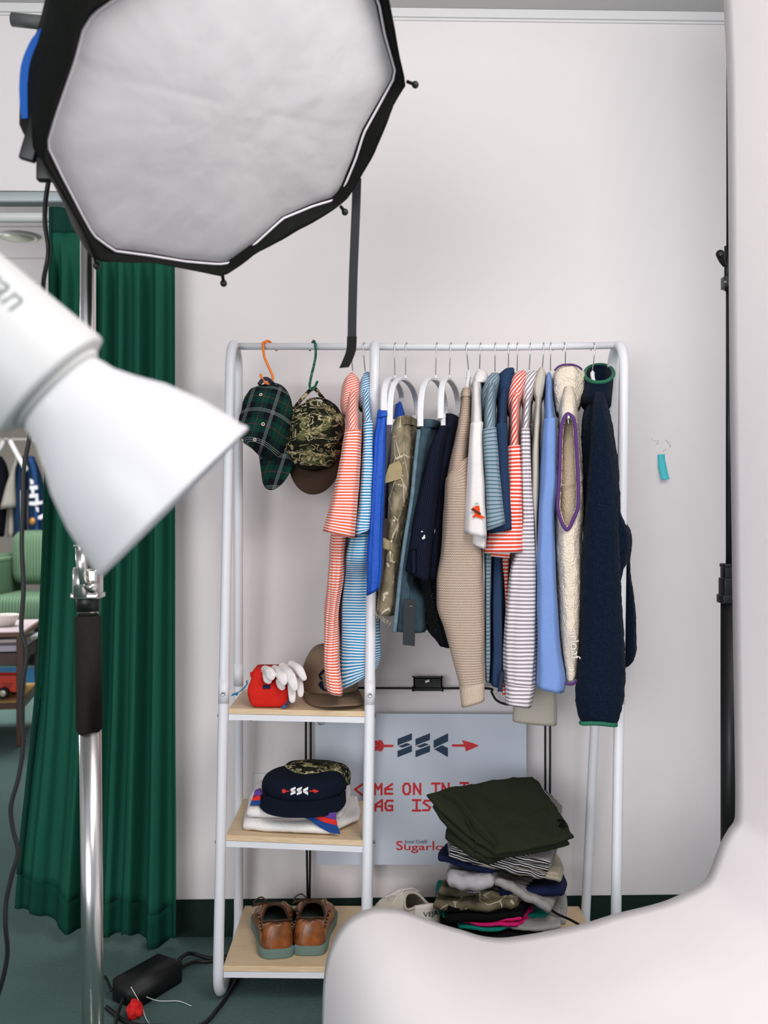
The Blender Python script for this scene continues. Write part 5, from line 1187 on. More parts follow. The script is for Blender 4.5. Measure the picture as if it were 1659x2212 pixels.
t, cr, vo, dome = cap('baseball_cap', 'navy cap with the white and red arrow emblem on the middle shelf', PZ(657, cz+.012, 2.565), (.0, -.18, 1), (.0, -1, -.2), .109, .082, .048, M_nvc, M_nvc, (.068, 80, .014), .003, 12, 'caps on the shelves', False, None, False, flat=.15, e=.62)
bm = NB(); sc = 80/1467
def onc(px, py): return (609+(px-98)*sc*1.0, 1709+(py-320)*sc)
for nm, mm, polys in (('emblem_letters', plain('white_stitching', '#e4e4e6', .7), EMB_BLUE), ('emblem_arrow', plain('red_stitching', '#d32a2a', .7), EMB_RED)):
    bm = NB()
    for pg in polys:
        c = [ondome(dome, *onc(*p), .003) for p in pg]; prism(bm, c, (0, .003, 0))
    bmesh.ops.recalc_face_normals(bm, faces=bm.faces); obj(nm, bm, mm, cr, smooth=False)

# ------------------------------------------------------------------ bottom shelf: brown shoes and white sneaker
Z3 = SHZ[3]
def shoe(name, label, cat, heel, toe, base, L, m_up, m_sole, m_in, sole_h=.022, hh=.078, wmul=1, group=None, side=1, collar=None, laces=None, opening=(.05, .50)):
    H = Vector(heel); H.z = base; dirv = (Vector(toe)-Vector(heel)); dirv.z = 0; dirv.normalize(); rt = Vector((dirv.y, -dirv.x, 0)); up = Vector((0, 0, 1))
    t = thing(name, label, cat, H, group)
    ST = [0, .015, .04, .10, .2, .35, .5, .62, .75, .86, .94, .98, 1.0]
    HW = [.016, .026, .032, .037, .0385, .038, .042, .047, .049, .043, .030, .018, .004]
    TH = [hh*.9, hh*.97, hh, hh*.98, hh*.93, hh*.88, hh*.95, hh*.86, hh*.66, hh*.52, hh*.40, hh*.32, hh*.2]
    CX = [0, 0, 0, 0, 0, .002, .003, .004, .003, -.001, -.006, -.009, -.010]
    def hw(s): return hermite(ST, HW, s)*wmul
    def th(s): return hermite(ST, TH, s)
    def cx(s): return hermite(ST, CX, s)*side
    bm = NB(); N = 90; M = 44; prev = None
    SS = [.5-.5*math.cos(math.pi*i/N) for i in range(N+1)]
    zs = sole_h*.72
    for s in SS:
        ring = []
        for k in range(M+1):
            a = math.pi*k/M; c, sn = math.cos(a), math.sin(a)
            x = hw(s)*spow(c, .62)*(.985 if sn < .3 else 1)*(1-.10*sn*(1-s)); z = zs+(th(s)-zs)*spow(sn, .62)
            lean = .012*(1-s)**6*(z/hh)
            ring.append(bm.verts.new(H+dirv*(s*L*.965+L*.018+lean)+rt*(x+cx(s))+up*z))
        if prev:
            for k in range(M): bm.faces.new((prev[k], prev[k+1], ring[k+1], ring[k]))
        else: bm.faces.new(ring[::-1])
        prev = ring
    bm.faces.new(prev)
    o0, o1 = opening; om = (o0+o1)/2; oh = (o1-o0)/2
    def inside(p, g=1.0):
        q = p-H; s = (q.dot(dirv)/L-.018)/.965; x = q.dot(rt)-cx(min(1, max(0, s)))
        return q.z > .035 and ((s-om)/oh)**2+(x/(hw(min(1, max(0, s)))*.80))**2 < g
    bmesh.ops.delete(bm, geom=[f for f in bm.faces if inside(f.calc_center_median())], context='FACES')
    bmesh.ops.recalc_face_normals(bm, faces=bm.faces)
    upo = solid(obj('upper', bm, [m_up], t), .003, -1)
    bm = NB(); out_ = []
    for s in [i/40 for i in range(41)]: out_.append((s, 1))
    for s in [i/40 for i in range(40, -1, -1)]: out_.append((s, -1))
    rings = []
    for z, g in ((0, .97), (.003, 1.0), (sole_h*.6, 1.03), (sole_h*.95, 1.03), (sole_h, 1.0)):
        rings.append([bm.verts.new(H+dirv*((.5-.5*math.cos(math.pi*s))*L)+rt*((hw(.5-.5*math.cos(math.pi*s))*1.06*g+.001)*sg+cx(.5-.5*math.cos(math.pi*s)))+up*(z+.0006)) for s, sg in out_])
    n = len(out_)
    for A, B in zip(rings, rings[1:]):
        for k in range(n): bm.faces.new((A[k], A[(k+1) % n], B[(k+1) % n], B[k]))
    bm.faces.new(rings[0][::-1]); bm.faces.new(rings[-1]); bmesh.ops.recalc_face_normals(bm, faces=bm.faces); so_ = obj('sole', bm, m_sole, t)
    bm = NB(); pts = []
    for i in range(28):
        a = 2*math.pi*i/28; s = om+oh*.9*math.cos(a)
        pts.append(bm.verts.new(H+dirv*(s*L)+rt*(hw(s)*.82*math.sin(a)+cx(s))+up*(sole_h+.006)))
    bm.faces.new(pts); obj('insole', bm, m_in, t)
    # rim of the opening
    pts = []
    for i in range(40):
        a = 2*math.pi*i/40; s = om+oh*math.cos(a); x = hw(s)*.80*math.sin(a)
        c_ = max(-.999, min(.999, abs(x)/(hw(s)))); cang = math.acos(min(.999, c_**(1/.62))); z = zs+(th(s)-zs)*spow(math.sin(cang), .62)
        pts.append(H+dirv*(s*L*.965+L*.018+.012*(1-s)**6)+rt*(x+cx(s))+up*z)
    bm = NB(); tube(bm, pts, .0032, 8, closed=True); obj('collar', bm, collar or m_up, t)
    def surf(s, frac, off=.001):
        x = hw(s)*frac; c_ = min(.999, abs(frac)); z = zs+(th(s)-zs)*spow(math.sin(math.acos(c_**(1/.62))), .62)
        return H+dirv*(s*L*.965+L*.018)+rt*(x+cx(s))+up*(z+off)
    return t, surf, upo
m = Mat('brown_leather', .32, 0, .5); n_ = m.noise(26, 5)
m.color(m.ramp(n_, [(.3, '#5f3416'), (.5, '#8a4d22'), (.75, '#a8642f')])); m.bump(m.noise(120, 4), .15, .002); M_lea = m.m
M_lead = plain('dark_leather', '#3f2817', .6, var=.15, vs=60); M_sgr = plain('grey_green_rubber', '#62776f', .8); M_inn = plain('dark_lining', '#1c130d', .9)
for lab, hx, tx, sd, yh in (('left brown leather boat shoe with grey green sole on the bottom shelf', 599, 592, -1, 2.455), ('right brown leather boat shoe, the one nearer the white backdrop paper', 667, 682, 1, 2.472)):
    hp, tp = PZ(hx, Z3, yh), PZ(tx, Z3, yh+.285)
    t, sf, upo = shoe('boat_shoe', lab, 'shoe', hp, tp, Z3, .288, M_lea, M_sgr, M_inn, .021, .083, 1.12, 'pair of brown shoes', sd, M_lead)
    bm = NB(); tube(bm, [sf(.52+.25*(1-(i/8-1)**2)+0, (i/8-1)*.72, .0015) for i in range(17)], .0025, 8); obj('moccasin_seam', bm, plain('pale_stitching', '#a98a63', .8), upo)
    for s_ in (-1, 1):
        bm = NB(); tube(bm, [sf(.09+.05*i, s_*(.93), .002) for i in range(9)], .002, 6); obj('side_lace', bm, M_lead, upo)
        for i in range(4):
            bm = NB(); ball(bm, sf(.16+.09*i, s_*.93, .003), .0022, 8); obj('lace_eyelet', bm, plain('lace_eyelet_pale', '#b79c78', .6), upo)
    bm = NB(); tube(bm, [sf(.03, f*.5, .002) for f in (-1, -.5, 0, .5, 1)], .0012, 6); obj('heel_seam', bm, M_lead, upo)
    bm = NB(); c = sf(.54, -.35, .004); 
    for dx in (-1, 1): tube(bm, smoothpts([c, c+Vector((-.018, -.02*dx-.005, .008)), c+Vector((-.036, -.016*dx-.01, .0)), c+Vector((-.030, -.004*dx, -.006)), c], 5), .002, 8)
    for f in (-.3, .1): tube(bm, [sf(.53, f-.2, .003), sf(.56, f+.3, .003)], .002, 6)
    obj('laces', bm, M_lead, upo)
m = Mat('white_sneaker_leather', .5, 0, .4); m.color(m.mix(m.noise(30, 3), '#d6d0c2', '#e0dbd0')); m.bump(m.noise(80, 3), .15, .002); M_snk = m.m
hp = PZ(931, Z3, 2.50); tp = PZ(848, Z3, 2.73)
t, sf, upo = shoe('sneaker', 'white leather sneaker with black heel lettering, half hidden by the backdrop paper', 'shoe', hp, tp, Z3, .285, M_snk, plain('cream_rubber', '#d3ccbd', .7), plain('sneaker_lining', '#3a3833', .9), .026, .106, 1.08, None, 1, plain('sneaker_collar', '#d2ccbf', .8), opening=(.05, .46))
dv = (tp-hp); dv.z = 0; dv.normalize(); rt = Vector((dv.y, -dv.x, 0))
for i in range(6):
    bm = NB(); s_ = .50+.05*i; tube(bm, [sf(s_, -.75, .002), sf(s_+.015, -.3, .004), sf(s_+.015, .3, .004), sf(s_, .75, .002)], .0028, 8, flat=(Vector((0, 0, 1)), .5)); obj('lace', bm, plain('sneaker_lace', '#e3dfd6', .8), upo)
for s_ in (-1, 1):
    bm = NB(); tube(bm, smoothpts([sf(.48+.0*s_, s_*.45, .002), sf(.5, s_*.75, .002), sf(.53, s_*.93, .002), sf(.60, s_*.985, .002)], 4), .003, 8); obj('eyelet_stay', bm, M_snk, upo)
bm = NB(); tube(bm, smoothpts([sf(.62, -.9, .0015), sf(.74, -.6, .0015), sf(.78, 0, .0015), sf(.74, .6, .0015), sf(.62, .9, .0015)], 5), .0011, 6); obj('toe_seam', bm, plain('grey_seam', '#9d978b', .8), upo)
hc = hp+dv*.044; az0 = math.atan2(-dv.y, -dv.x)
def heelpt(a, z, off=0): return Vector((hc.x+(.0445+off-.12*(z-.07)*.5)*math.cos(az0+a), hc.y+(.0445+off-.12*(z-.07)*.5)*math.sin(az0+a), Z3+z))
bm = NB(); sheet(bm, lambda u, v: heelpt(-1.0+2*u, .062+.050*v+.006*math.cos((2*u-1)*1.5)*v), 0, 1, 0, 1, 20, 6); bmesh.ops.recalc_face_normals(bm, faces=bm.faces); ht = solid(obj('heel_tab', bm, M_snk, t), .003, 0)
bm = text_bm('VEJA', (0, 0, 0), (1, 0, 0), (0, 0, 1), .0165, .0004)
xm = max(v.co.x for v in bm.verts)
for v in bm.verts: v.co = heelpt((v.co.x-xm/2)/.0445*(.040/xm), .088+v.co.z, .0022-v.co.y)
obj('heel_lettering', bm, plain('black_print', '#1b1b1b', .6), ht, smooth=False)

# ------------------------------------------------------------------ the pile of folded clothes on the bottom shelf
GP = 'folded clothes in the pile'
def folded(name, label, cat, layers, m, extra=None):
    """layers = list of (four corners front-left, front-right, back-right, back-left as (px, py, Y), thickness, edge bulges, wrinkle)"""
    t = thing(name, label, cat, sum((P(*c) for c in layers[0][0]), Vector())/4, GP)
    for i, L in enumerate(layers):
        cs, th = L[0], L[1]; ed = L[2] if len(L) > 2 else None; nz = L[3] if len(L) > 3 else .004
        bm = NB(); u = bm.loops.layers.uv.new('UVMap'); pillow(bm, [P(*c) for c in cs], th, 20, .5, 0, nz, i*7+len(label), ed, u)
        obj('fold', bm, m, t)
    return t
def flat4(x0, x1, y, yf=2.47, yb=2.74, dx=0, tilt=0, dxb=None):
    """corners of a level fold: front edge x0..x1 px at height y; the back edge lies level behind it"""
    zf = P(0, y, yf).z; bx = dx if dxb is None else dxb
    def back(px, t_): q = P(px, y, yf); py = 1106-(zf+t_-CH)*F/yb; return (829.5+(px-829.5)*yf/yb+bx, py, yb)
    return [(x0, y, yf), (x1, y+tilt, yf), back(x1, -tilt/F*yf*0+ .0), back(x0, .0)]
M_k = cloth('black_jersey', '#121112', '#0b0b0b', .95, 400, .3); M_gry = cloth('grey_marl', '#a5a39f', '#86847f', 1, 260, .4)
M_lgry = cloth('light_grey_marl', '#b9b7b6', '#98959a', 1, 200, .5); M_teal = cloth('teal_jersey', '#0f8573', '#0c7262', .9, 400, .2)
M_pink = cloth('pink_jersey', '#d8216f', '#c51a62', .85, 400, .2); M_nav2 = cloth('navy_jersey', '#1c2544', '#151c36', .95, 400, .25)
M_be2 = cloth('beige_twill', '#a79e8a', '#978d79', .95, 400, .25); M_dg = cloth('dark_olive_jersey', '#272c1e', '#1e2217', .95, 350, .3)
m = Mat('camouflage_fleece', 1, 0, .05); n0 = m.noise(16, 4); vo = m.n('TexVoronoi', {'Scale': 20, 'Vector': m.coord('Object')}, feature='DISTANCE_TO_EDGE').outputs[0]
m.color(m.mix(m.math('MULTIPLY', m.math('LESS_THAN', vo, .03), m.math('GREATER_THAN', m.noise(11, 2), .5)), m.ramp(n0, [(.35, '#4d4838'), (.5, '#6f6752'), (.68, '#857b66')]), '#b0a893')); m.bump(m.noise(300, 3), .5, .003); M_cf2 = m.m
M_bw = striped('black_white_stripes', '#1a1a1c', '#c9c6c4', .0074, .64, .12); 
folded('folded_trousers', 'black folded cloth at the very bottom of the pile of clothes', 'folded clothes', [(flat4(962, 1172, 2012, 2.46, 2.74), .03, (.01, 0)), (flat4(955, 1120, 1990, 2.48, 2.74), .016)], M_k)
folded('folded_shirt', 'grey folded cloth low in the pile with its corner over the shelf', 'folded clothes', [(flat4(1062, 1212, 1996, 2.455, 2.72, 20), .012, (.006, 0), .005), (flat4(1100, 1222, 1984, 2.50, 2.74, 30), .014, (.01, 0), .006)], M_gry)
folded('folded_shirt', 'teal folded shirt showing at both sides below the pink one', 'folded clothes', [(flat4(990, 1120, 1998, 2.452, 2.72, 0), .010, (.012, 0), .004), (flat4(955, 1186, 1976, 2.50, 2.74), .014, None, .005)], M_teal)
folded('folded_shirt', 'bright pink folded shirt in the lower part of the pile', 'folded clothes', [([(976, 1984, 2.455), (1118, 1996, 2.44), (1176, 1942, 2.60), (985, 1935, 2.73)], .009, (.004, 0), .004), ([(1000, 1980, 2.46), (1125, 1983, 2.448), (1172, 1936, 2.62), (1000, 1933, 2.73)], .009, (.004, 0), .005)], M_pink)
bk_ = folded('folded_shirt', 'black folded t-shirt with a tiny pale print above the pink shirt', 'folded clothes', [([(962, 1975, 2.45), (1128, 1965, 2.46), (1140, 1915, 2.62), (985, 1900, 2.72)], .022, (.008, 0), .004), ([(968, 1952, 2.452), (1130, 1952, 2.465), (1138, 1908, 2.66), (985, 1898, 2.72)], .022, (.004, 0), .004)], M_k)
bm = NB(); prism(bm, [P(1022, 1930, 2.462), P(1038, 1927, 2.462), P(1037, 1924, 2.465), P(1021, 1927, 2.465)], (0, .003, 0)); prism(bm, [P(1020, 1929, 2.463), P(1009, 1928, 2.463), P(1009, 1926, 2.466), P(1020, 1926, 2.466)], (0, .003, 0)); obj('print', bm, plain('pale_print', '#a8a5b2', .8), bk_, smooth=False)
folded('folded_sweater', 'olive brown camouflage fleece folded above the black t-shirt', 'folded clothes', [([(938, 1948, 2.47), (1106, 1944, 2.44), (1136, 1916, 2.56), (972, 1893, 2.70)], .022, (.006, 0), .005), ([(950, 1918, 2.47), (1116, 1932, 2.455), (1140, 1905, 2.58), (978, 1886, 2.72)], .020, (-.03, 0), .005)], M_cf2)
folded('folded_trousers', 'navy folded sweatpants at the right, lower navy layer of the pile', 'folded clothes', [([(1080, 1915, 2.47), (1216, 1912, 2.50), (1212, 1880, 2.72), (1090, 1880, 2.72)], .026, (.004, 0), .004)], M_nav2)
folded('folded_sweater', 'long grey marl sweater draped down the right front of the pile', 'folded clothes', [([(1078, 1893, 2.445), (1190, 1958, 2.45), (1206, 1900, 2.62), (1060, 1868, 2.62)], .020, (.0, 0), .006)], M_gry)
folded('folded_sweater', 'light grey rolled fleece sticking out at the left of the pile', 'folded clothes', [([(972, 1888, 2.45), (1060, 1888, 2.44), (1064, 1858, 2.60), (976, 1860, 2.62)], .034, (.010, 0), .006)], M_lgry)
folded('folded_trousers', 'beige folded trousers under the black and white striped shirt', 'folded clothes', [([(1018, 1856, 2.45), (1214, 1896, 2.46), (1212, 1850, 2.70), (1018, 1835, 2.72)], .012, (.004, 0), .004), ([(1030, 1850, 2.452), (1210, 1886, 2.47), (1208, 1845, 2.70), (1020, 1832, 2.72)], .012, (.004, 0), .004)], M_be2)
folded('folded_shirt', 'navy folded shirt whose corner sticks out left over the sign board', 'folded clothes', [([(949, 1847, 2.50), (1062, 1874, 2.455), (1160, 1840, 2.70), (962, 1822, 2.68)], .016, (.002, 0), .005)], M_nav2)
folded('folded_shirt', 'black and white striped folded shirt below the dark olive trousers', 'folded clothes', [([(970, 1842, 2.45), (1180, 1890, 2.445), (1210, 1800, 2.68), (975, 1795, 2.70)], .012, (.006, 0), .004), ([(970, 1832, 2.452), (1188, 1876, 2.45), (1212, 1780, 2.70), (975, 1785, 2.70)], .012, (.004, 0), .004), ([(970, 1824, 2.455), (1192, 1862, 2.455), (1214, 1742, 2.74), (1172, 1698, 2.765)], .012, (.004, 0), .004)], M_bw)
td = folded('folded_trousers', 'big dark olive trousers folded on top of the pile of clothes', 'folded clothes', [
    ([(974, 1795, 2.455), (1060, 1848, 2.415), (1180, 1800, 2.60), (1000, 1740, 2.60)], .030, (.006, 0), .005),
    ([(936, 1738, 2.46), (1058, 1848, 2.405), (1232, 1820, 2.47), (1152, 1700, 2.66)], .018, (.006, 0), .004),
    ([(922, 1711, 2.46), (1074, 1842, 2.40), (1243, 1806, 2.46), (1153, 1674, 2.68)], .014, (.006, .0), .006)], M_dg)
bm = NB(); tube(bm, smoothpts([P(1008, 1770, 2.425), P(1022, 1800, 2.418), P(1028, 1812, 2.414), P(1026, 1842, 2.412)], 5), .0022, 8); obj('drawstring', bm, M_dg, td)
bm = NB(); tube(bm, smoothpts([P(958, 1712, 2.462), P(985, 1722, 2.452), P(1010, 1752, 2.430), P(1040, 1790, 2.41), P(1074, 1828, 2.393)], 6), .003, 8, flat=(Vector((0, 1, 0)), .6)); obj('seam', bm, M_dg, td)
bm = NB(); tube(bm, smoothpts([P(1205, 1772, 2.50), P(1214, 1771, 2.49), P(1219, 1776, 2.485), P(1209, 1784, 2.49), P(1222, 1786, 2.475)], 5), .003, 8); obj('drawstring_knot', bm, M_k, td)
bm = NB(); tube(bm, smoothpts([P(1185, 1962, 2.50), P(1205, 1975, 2.49), P(1230, 1986, 2.475), P(1252, 1998, 2.455), P(1262, 2004, 2.44)], 5), .0032, 8)
obj('loose_cord', bm, M_k, cat='cord', label='thick black drawcord trailing over the right end of the bottom shelf')

# ------------------------------------------------------------------ on the carpet: power brick, cables, red clip
t = thing('power_brick', 'black rectangular power adapter lying on the carpet between chrome stand and rack', 'power adapter', PZ(318, 0, 2.5))
zb_ = .058
c1, c2, c3 = P(240, 2113, (CH-zb_)*F/(2113-1106)), P(341, 2057, (CH-zb_)*F/(2057-1106)), P(396, 2074, (CH-zb_)*F/(2074-1106))
c4 = c1+c3-c2; bm = NB(); prism(bm, [c1, c4, c3, c2], (0, 0, -zb_+.001)); bmesh.ops.recalc_face_normals(bm, faces=bm.faces)
bmesh.ops.bevel(bm, geom=list(bm.edges), offset=.005, segments=3, affect='EDGES'); obj('case', bm, plain('black_adapter_plastic', '#0e100f', .55), t)
e1 = (c2+c3)/2-Vector((0, 0, .03)); dr = (c2-c1).normalized()
bm = NB(); tube(bm, [e1-dr*.004, e1+dr*.03], [.009, .006], 12); obj('plug', bm, M_blkpl, t)
bm = NB(); tube(bm, smoothpts([e1+dr*.02, e1+dr*.05+Vector((0, 0, .012)), PZ(415, .02, 2.66), PZ(450, .008, 2.66), PZ(500, .006, 2.66), PZ(520, .006, 2.60), PZ(495, .006, 2.47), PZ(470, .006, 2.39), PZ(445, .006, 2.33), PZ(410, .006, 2.30), PZ(350, .006, 2.31), PZ(300, .006, 2.315), PZ(265, .006, 2.34), PZ(230, .006, 2.40)], 6), .0052, 10)
obj('floor_cable', bm, M_cable, cat='cable', label='black cable looping over the carpet from the adapter around the rack foot')
bm = NB(); tube(bm, smoothpts([e1+dr*.01+Vector((.01, 0, -.008)), PZ(420, .012, 2.63), PZ(455, .006, 2.645), PZ(520, .006, 2.70), PZ(600, .006, 2.72)], 5), .0045, 10)
obj('floor_cable', bm, M_cable, cat='cable', label='second black cable running from the adapter back under the rack')
bm = NB(); tube(bm, smoothpts([(c1+c4)/2-Vector((0, 0, .035)), PZ(255, .012, 2.36), PZ(245, .006, 2.27), PZ(235, .006, 2.2)], 5), .0042, 8)
tube(bm, smoothpts([c1-Vector((.0, 0, .03)), PZ(228, .02, 2.52), PZ(212, .01, 2.55)], 5), .0042, 8)
obj('adapter_lead', bm, M_cable, t)
bm = NB(); rnd = random.Random(11); bmesh.ops.create_icosphere(bm, subdivisions=3, radius=.02)
for v in bm.verts:
    q = v.co.copy(); f = 1+.5*noise.noise(q*70+Vector((3, 1, 7)))
    v.co = Vector((q.x*f*.9, q.y*f*.9, max(-.018, q.z*f*1.1)))+PZ(292, .0195, 2.36)
obj('red_tag', bm, plain('red_felt', '#d31a16', .8), cat='tag', label='small crumpled red tag on the cable loop on the carpet', smooth=False)
bm = NB(); tube(bm, smoothpts([PZ(283, .055, 2.40), PZ(305, .02, 2.38), PZ(318, .004, 2.34), PZ(345, .003, 2.28), PZ(375, .003, 2.27), PZ(400, .003, 2.30)], 6), .0011, 6)
tube(bm, smoothpts([PZ(283, .055, 2.40), PZ(300, .03, 2.42), PZ(340, .012, 2.42), PZ(385, .006, 2.43), PZ(413, .004, 2.41)], 6), .0011, 6)
obj('white_tie_string', bm, plain('white_string', '#cfd4d0', .5), cat='string', label='thin white tie string curling on the carpet beside the adapter')

# ------------------------------------------------------------------ the next room, seen left of the curtain
m = Mat('sage_corduroy', .95, 0, .1); sp = m.n('SeparateXYZ', {0: m.coord('Object')}); wv = m.math('SINE', m.math('MULTIPLY', sp.outputs[0], 260))
m.color(m.mix(m.n('MapRange', {0: wv, 1: -1, 2: 1, 3: 0, 4: 1}).outputs[0], '#4e6c56', '#769479')); m.bump(wv, .6, .008); M_sage = m.m
t = thing('armchair', 'sage green corduroy armchair beyond the curtain in the next room', 'armchair', PZ(160, 0, 8.2))
X0 = P(4, 0, 8).x; W_ = .78
bm = NB(); box(bm, (X0, 8.15, .60), (X0+W_, 8.45, P(0, 1147, 8).z), .09); obj('back_cushion', bm, M_sage, t)
bm = NB(); box(bm, (X0+.01, 7.62, .34), (X0+W_-.01, 8.3, P(0, 1287, 7.7).z-.0), .055); obj('seat_cushion', bm, M_sage, t)
for x in (X0-.16, X0+W_):
    bm = NB(); box(bm, (x, 7.66, .16), (x+.16, 8.5, .86), .06); obj('arm', bm, M_sage, t)
bm = NB(); box(bm, (X0-.12, 7.7, .1), (X0+W_+.12, 8.55, .36), .03); obj('base', bm, M_sage, t)
M_dwood = plain('dark_walnut', '#4b2a1a', .4, var=.2, vs=20)
for x, y in ((X0-.06, 7.76), (X0+W_+.06, 7.76), (X0-.06, 8.48), (X0+W_+.06, 8.48)):
    bm = NB(); tube(bm, [Vector((x, y, .12)), Vector((x, y, .002))], [.03, .02], 12); obj('leg', bm, M_dwood, t)
bm = NB(); box(bm, (P(-60, 0, 7.4).x, 6.75, .001), (P(70, 0, 7.4).x+.6, 7.62, .012), .003); obj('rug', bm, cloth('blue_rug_wool', '#1f4f6e', '#123650', 1, 80, .5), cat='rug', label='blue rug on the carpet in front of the green armchair')
# side table
fr = P(52, 1106, 5.1); fr.z = 0; br = P(92, 1106, 5.72); br.z = 0
dd = (br-fr).normalized(); wd = Vector((dd.y, -dd.x, 0)); wd = wd if wd.x < 0 else -wd
ztop = CH+(1106-1366)/F*5.1; zlow = CH+(1106-1524)/F*5.1; zmid = CH+(1106-1390)/F*5.1
t = thing('side_table', 'walnut side table with a lower shelf in the next room beyond the curtain', 'side table', fr)
def slab(z, th, inset=0, w=.75, l=None):
    l = l or (br-fr).length; a = fr+dd*inset+wd*inset; b = a+dd*(l-2*inset); q = [a, b, b+wd*(w-2*inset), a+wd*(w-2*inset)]
    bm = NB(); prism(bm, [p+Vector((0, 0, z)) for p in q], (0, 0, -th)); bmesh.ops.recalc_face_normals(bm, faces=bm.faces); return bm
M_wal = plain('walnut', '#6b3e26', .4, var=.2, vs=20); M_pale = plain('pale_table_inlay', '#c9bcc3', .3)
obj('top_frame', slab(ztop, .022), M_wal, t, smooth=False); obj('top_panel', slab(ztop+.002, .004, .012), M_pale, t, smooth=False)
obj('middle_shelf', slab(zmid-.012, .03, .02), plain('walnut_shelf_pale', '#bdb2c3', .35), t, smooth=False); obj('middle_rail', slab(zmid-.05, .06, .02), M_dwood, t, smooth=False)
obj('lower_shelf', slab(zlow+.012, .03, .004), M_dwood, t, smooth=False); obj('cane_panel', slab(zlow+.016, .004, .03), cloth('woven_cane', '#cfae72', '#b08f55', .8, 90, .5), t, smooth=False)
for a, b in ((0, 0), (1, 0), (0, 1), (1, 1)):
    q = fr+dd*((br-fr).length*a+(.02-.04*a))+wd*(.75*b+(.02-.04*b)); bm = NB(); box(bm, (q.x-.019, q.y-.019, .001), (q.x+.019, q.y+.019, ztop-.001), .004, Matrix.Rotation(math.atan2(dd.x, dd.y)*-1, 3, 'Z')); obj('leg', bm, M_dwood, t, smooth=False)
def ontable(s, w, z): q = fr+dd*s+wd*w; return Vector((q.x, q.y, z))
c = P(8, 1106, 5.38); c.z = ztop+.003
bm = NB(); lathe(bm, [(0, .05), (.006, .058), (.03, .068), (.05, .08), (.058, .083), (.059, .079), (.05, .074), (.03, .06), (.014, .04)], c, (0, 0, 1), 40); obj('bowl', bm, plain('white_ceramic', '#e6e0d8', .3), cat='bowl', label='white ceramic bowl on the walnut side table')
def mag(lab, px, Y, z, col, w=.16, l=.2, rz=.2, n=2):
    c = P(px, 1106, Y); c.z = z; t = thing('magazine', lab, 'magazine', c, 'magazines on the side table')
    bm = NB(); R_ = Matrix.Rotation(rz, 3, 'Z'); box(bm, c+Vector((-w/2, -l/2, .001)), c+Vector((w/2, l/2, .016)), .002, R_); o = obj('pages', bm, plain('paper_pages', '#e8e0da', .8), t, smooth=False)
    bm = NB(); box(bm, c+Vector((-w/2, -l/2, .016)), c+Vector((w/2, l/2, .018)), 0, R_); obj('cover', bm, plain('magazine_cover', col, .4), t, smooth=False)
mag('white open magazine left of the table leg under the top', 25, 5.3, zmid-.011, '#efe9e4', .14, .2, .3); mag('pale blue magazine right of the table leg under the top', 74, 5.42, zmid-.011, '#c6d3da', .09, .2, -.25)
# red toy wagon
c = P(16, 1106, 5.3); zl = zlow+.017; t = thing('toy_wagon', 'red toy wagon with black wheels on the lower shelf of the side table', 'toy', Vector((c.x, c.y, zl)))
M_trd = plain('toy_red', '#d8391c', .35); k5 = 5.25/F
bm = NB(); x0, x1 = P(-40, 0, 5.2).x, P(38, 0, 5.2).x; y0, y1 = 5.2, 5.32; z0, z1 = zl+.028, zl+.118; th = .006
bx = [((x0, y0, z0), (x1, y1, z0+th)), ((x0, y0, z0), (x1, y0+th, z1)), ((x0, y1-th, z0), (x1, y1, z1)), ((x0, y0, z0), (x0+th, y1, z1)), ((x1-th, y0, z0), (x1, y1, z1))]
for a, b in bx: box(bm, a, b)
box(bm, (x0, y0-.003, z1-.006), (x1+.003, y0+th, z1+.002))
obj('tub', bm, M_trd, t, smooth=False)
M_tyre = plain('black_rubber', '#151515', .7); M_hub = plain('wheel_silver', '#b8b2a4', .35, .5)
for wx, wyy in ((P(8, 0, 5.19).x, 5.185), (P(-30, 0, 5.19).x, 5.185), (P(8, 0, 5.19).x, 5.33), (P(-30, 0, 5.19).x, 5.33)):
    w_ = Vector((wx, wyy, zl+.031)); bm = NB(); lathe(bm, [(-.011, .02), (-.012, .027), (-.006, .031), (.006, .031), (.012, .027), (.011, .02)], w_, (0, 1, 0), 28); wh = obj('wheel', bm, M_tyre, t)
    bm = NB(); lathe(bm, [(-.0125, .004), (-.013, .014), (-.0115, .018), (.0115, .018)], w_, (0, 1, 0), 20); obj('hub', bm, M_hub, wh)
bm = NB(); box(bm, (P(4, 0, 5.2).x, y0-.0008, z0+.046), (P(28, 0, 5.2).x, y0, z0+.052)); box(bm, (P(7, 0, 5.2).x, y0-.0008, z0+.034), (P(25, 0, 5.2).x, y0, z0+.040)); obj('side_print', bm, plain('dark_red_print', '#7b1f12', .5), t, smooth=False)
# clothes on a rail far back
YG = 9.2
GN = 'garments on the far rail in the next room'
bm = NB(); tube(bm, [P(-120, 948, YG), P(135, 950, YG)], .014, 12); 
for px in (-118, 133): tube(bm, [P(px, 949, YG), PZ(px, .004, YG)], .014, 12)
obj('far_clothes_rail', bm, plain('far_rail_white', '#cfcac4', .5), cat='clothes rail', label='white rail carrying navy and grey shirts behind the green armchair')
M_fn = cloth('far_navy', '#1f3a5c', '#16304e', .9, 60, .3); M_fk = cloth('far_black', '#14161d', '#0d0f15', .9, 60, .3); M_fg = cloth('far_grey', '#b5b3aa', '#a5a39a', .9, 60, .3)
M_fb = cloth('far_blue', '#33568c', '#27477a', .9, 60, .3)
def fgar(name, lab, cat, parts):
    t = thing(name, lab, cat, P((parts[0][1][0][1]+parts[0][1][0][2])/2, 960, YG), GN); res = []
    for pn, rows, Y, hd, m in parts: res.append(obj(pn, loft(rows, Y, hd, seg=28, step=.05, fold=.05), m, t))
    return t, res
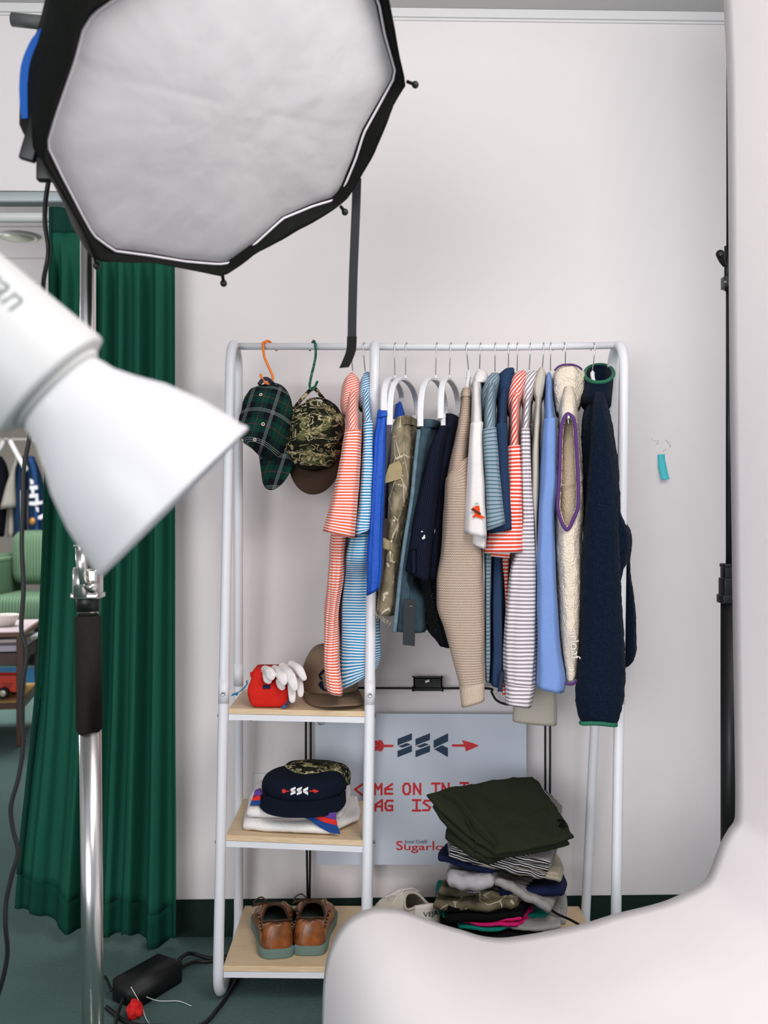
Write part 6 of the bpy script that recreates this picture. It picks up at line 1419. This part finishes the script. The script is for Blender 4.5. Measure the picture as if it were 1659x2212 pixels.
fgar('shirt', 'black top at the far left of the back rail, beside the grey shirt', 'shirt', [('torso', [(985,-14,4),(1000,-16,13),(1028,-18,19),(1090,-18,16),(1160,-20,8)], 9.05, .15, M_fk)])
fgar('t_shirt', 'grey t-shirt with a wide sleeve on the far back rail', 't-shirt', [('torso', [(990,30,40),(1020,26,36),(1090,18,32),(1160,16,32)], 9.1, .15, M_fg), ('sleeve', [(998,30,38),(1020,23,33),(1060,11,33),((1100,1097),1,33)], 8.95, .05, M_fg)])
fgar('shirt', 'dark navy shirt between the grey t-shirt and the lettered jersey', 'shirt', [('torso', [(985,40,54),(1010,35,57),(1050,32,58),(1100,31,58),(1160,30,58)], 9.0, .2, M_fn), ('placket', [(1060,44,47),(1110,45,48),(1160,46,49)], 8.96, .02, plain('far_pale_strip', '#cdbfb6', .8))])
t, rs = fgar('jersey', 'navy jersey with white lettering and a gold button, right end of the back rail', 'jersey', [('torso', [(985,58,74),(1010,58,84),(1050,60,95),(1100,62,106),(1160,62,106)], 8.9, .2, M_fn), ('sleeve', [(988,60,72),(1020,68,80),(1060,72,83),(1160,76,84)], 8.85, .04, M_fb)])
bm = NB()
def pd(x, y): return P(x*130/1250, 930+y*230/2212, 8.80)
for pg in ([(620,1000),(690,1030),(700,1110),(630,1120)], [(615,1150),(780,1140),(780,1225),(620,1230)], [(650,1230),(710,1230),(710,1310),(650,1310)], [(610,1320),(790,1310),(790,1390),(610,1400)], [(740,1390),(790,1390),(795,1470),(880,1460),(880,1520),(740,1560),(605,1550),(605,1475),(730,1475)], [(735,1580),(800,1600),(800,1700),(760,1680)], [(790,1780),(870,1740),(915,1740),(910,1810),(840,1850),(790,1840)]):
    prism(bm, [pd(*p) for p in pg], (0, .01, 0))
bmesh.ops.recalc_face_normals(bm, faces=bm.faces); obj('white_lettering', bm, plain('far_white_print', '#dfe2e8', .8), t, smooth=False)
bm = NB(); ball(bm, pd(672, 1885), (.028, .012, .034), 14); obj('gold_button', bm, plain('gold', '#b98a3e', .4, .5), t)
for lab, pts in (('white plastic hanger in front of the navy shirts on the back rail', [(22, 952), (30, 968), (42, 990), (55, 1012)]), ('white plastic hanger end at the left edge beside the black top', [(-14, 990), (-6, 975), (2, 965), (6, 955)])):
    bm = NB(); tube(bm, [P(pts[0][0] if pts[0][0] > 0 else pts[-1][0], pts[0][1] if pts[0][0] > 0 else pts[-1][1], 8.7 if pts[0][0] > 0 else 9.0), P(20 if pts[0][0] > 0 else 4, 946, YG)], .006, 8); tube(bm, smoothpts([P(x, y, 8.7 if pts[0][0] > 0 else 9.0) for x, y in pts]+[P(pts[-1][0]+.5, pts[-1][1]+2, 8.7 if pts[0][0] > 0 else 9.0)], 5), .022, 12); o = obj('clothes_hanger', bm, M_hang, cat='hanger', label=lab, group='hangers on the far back rail')
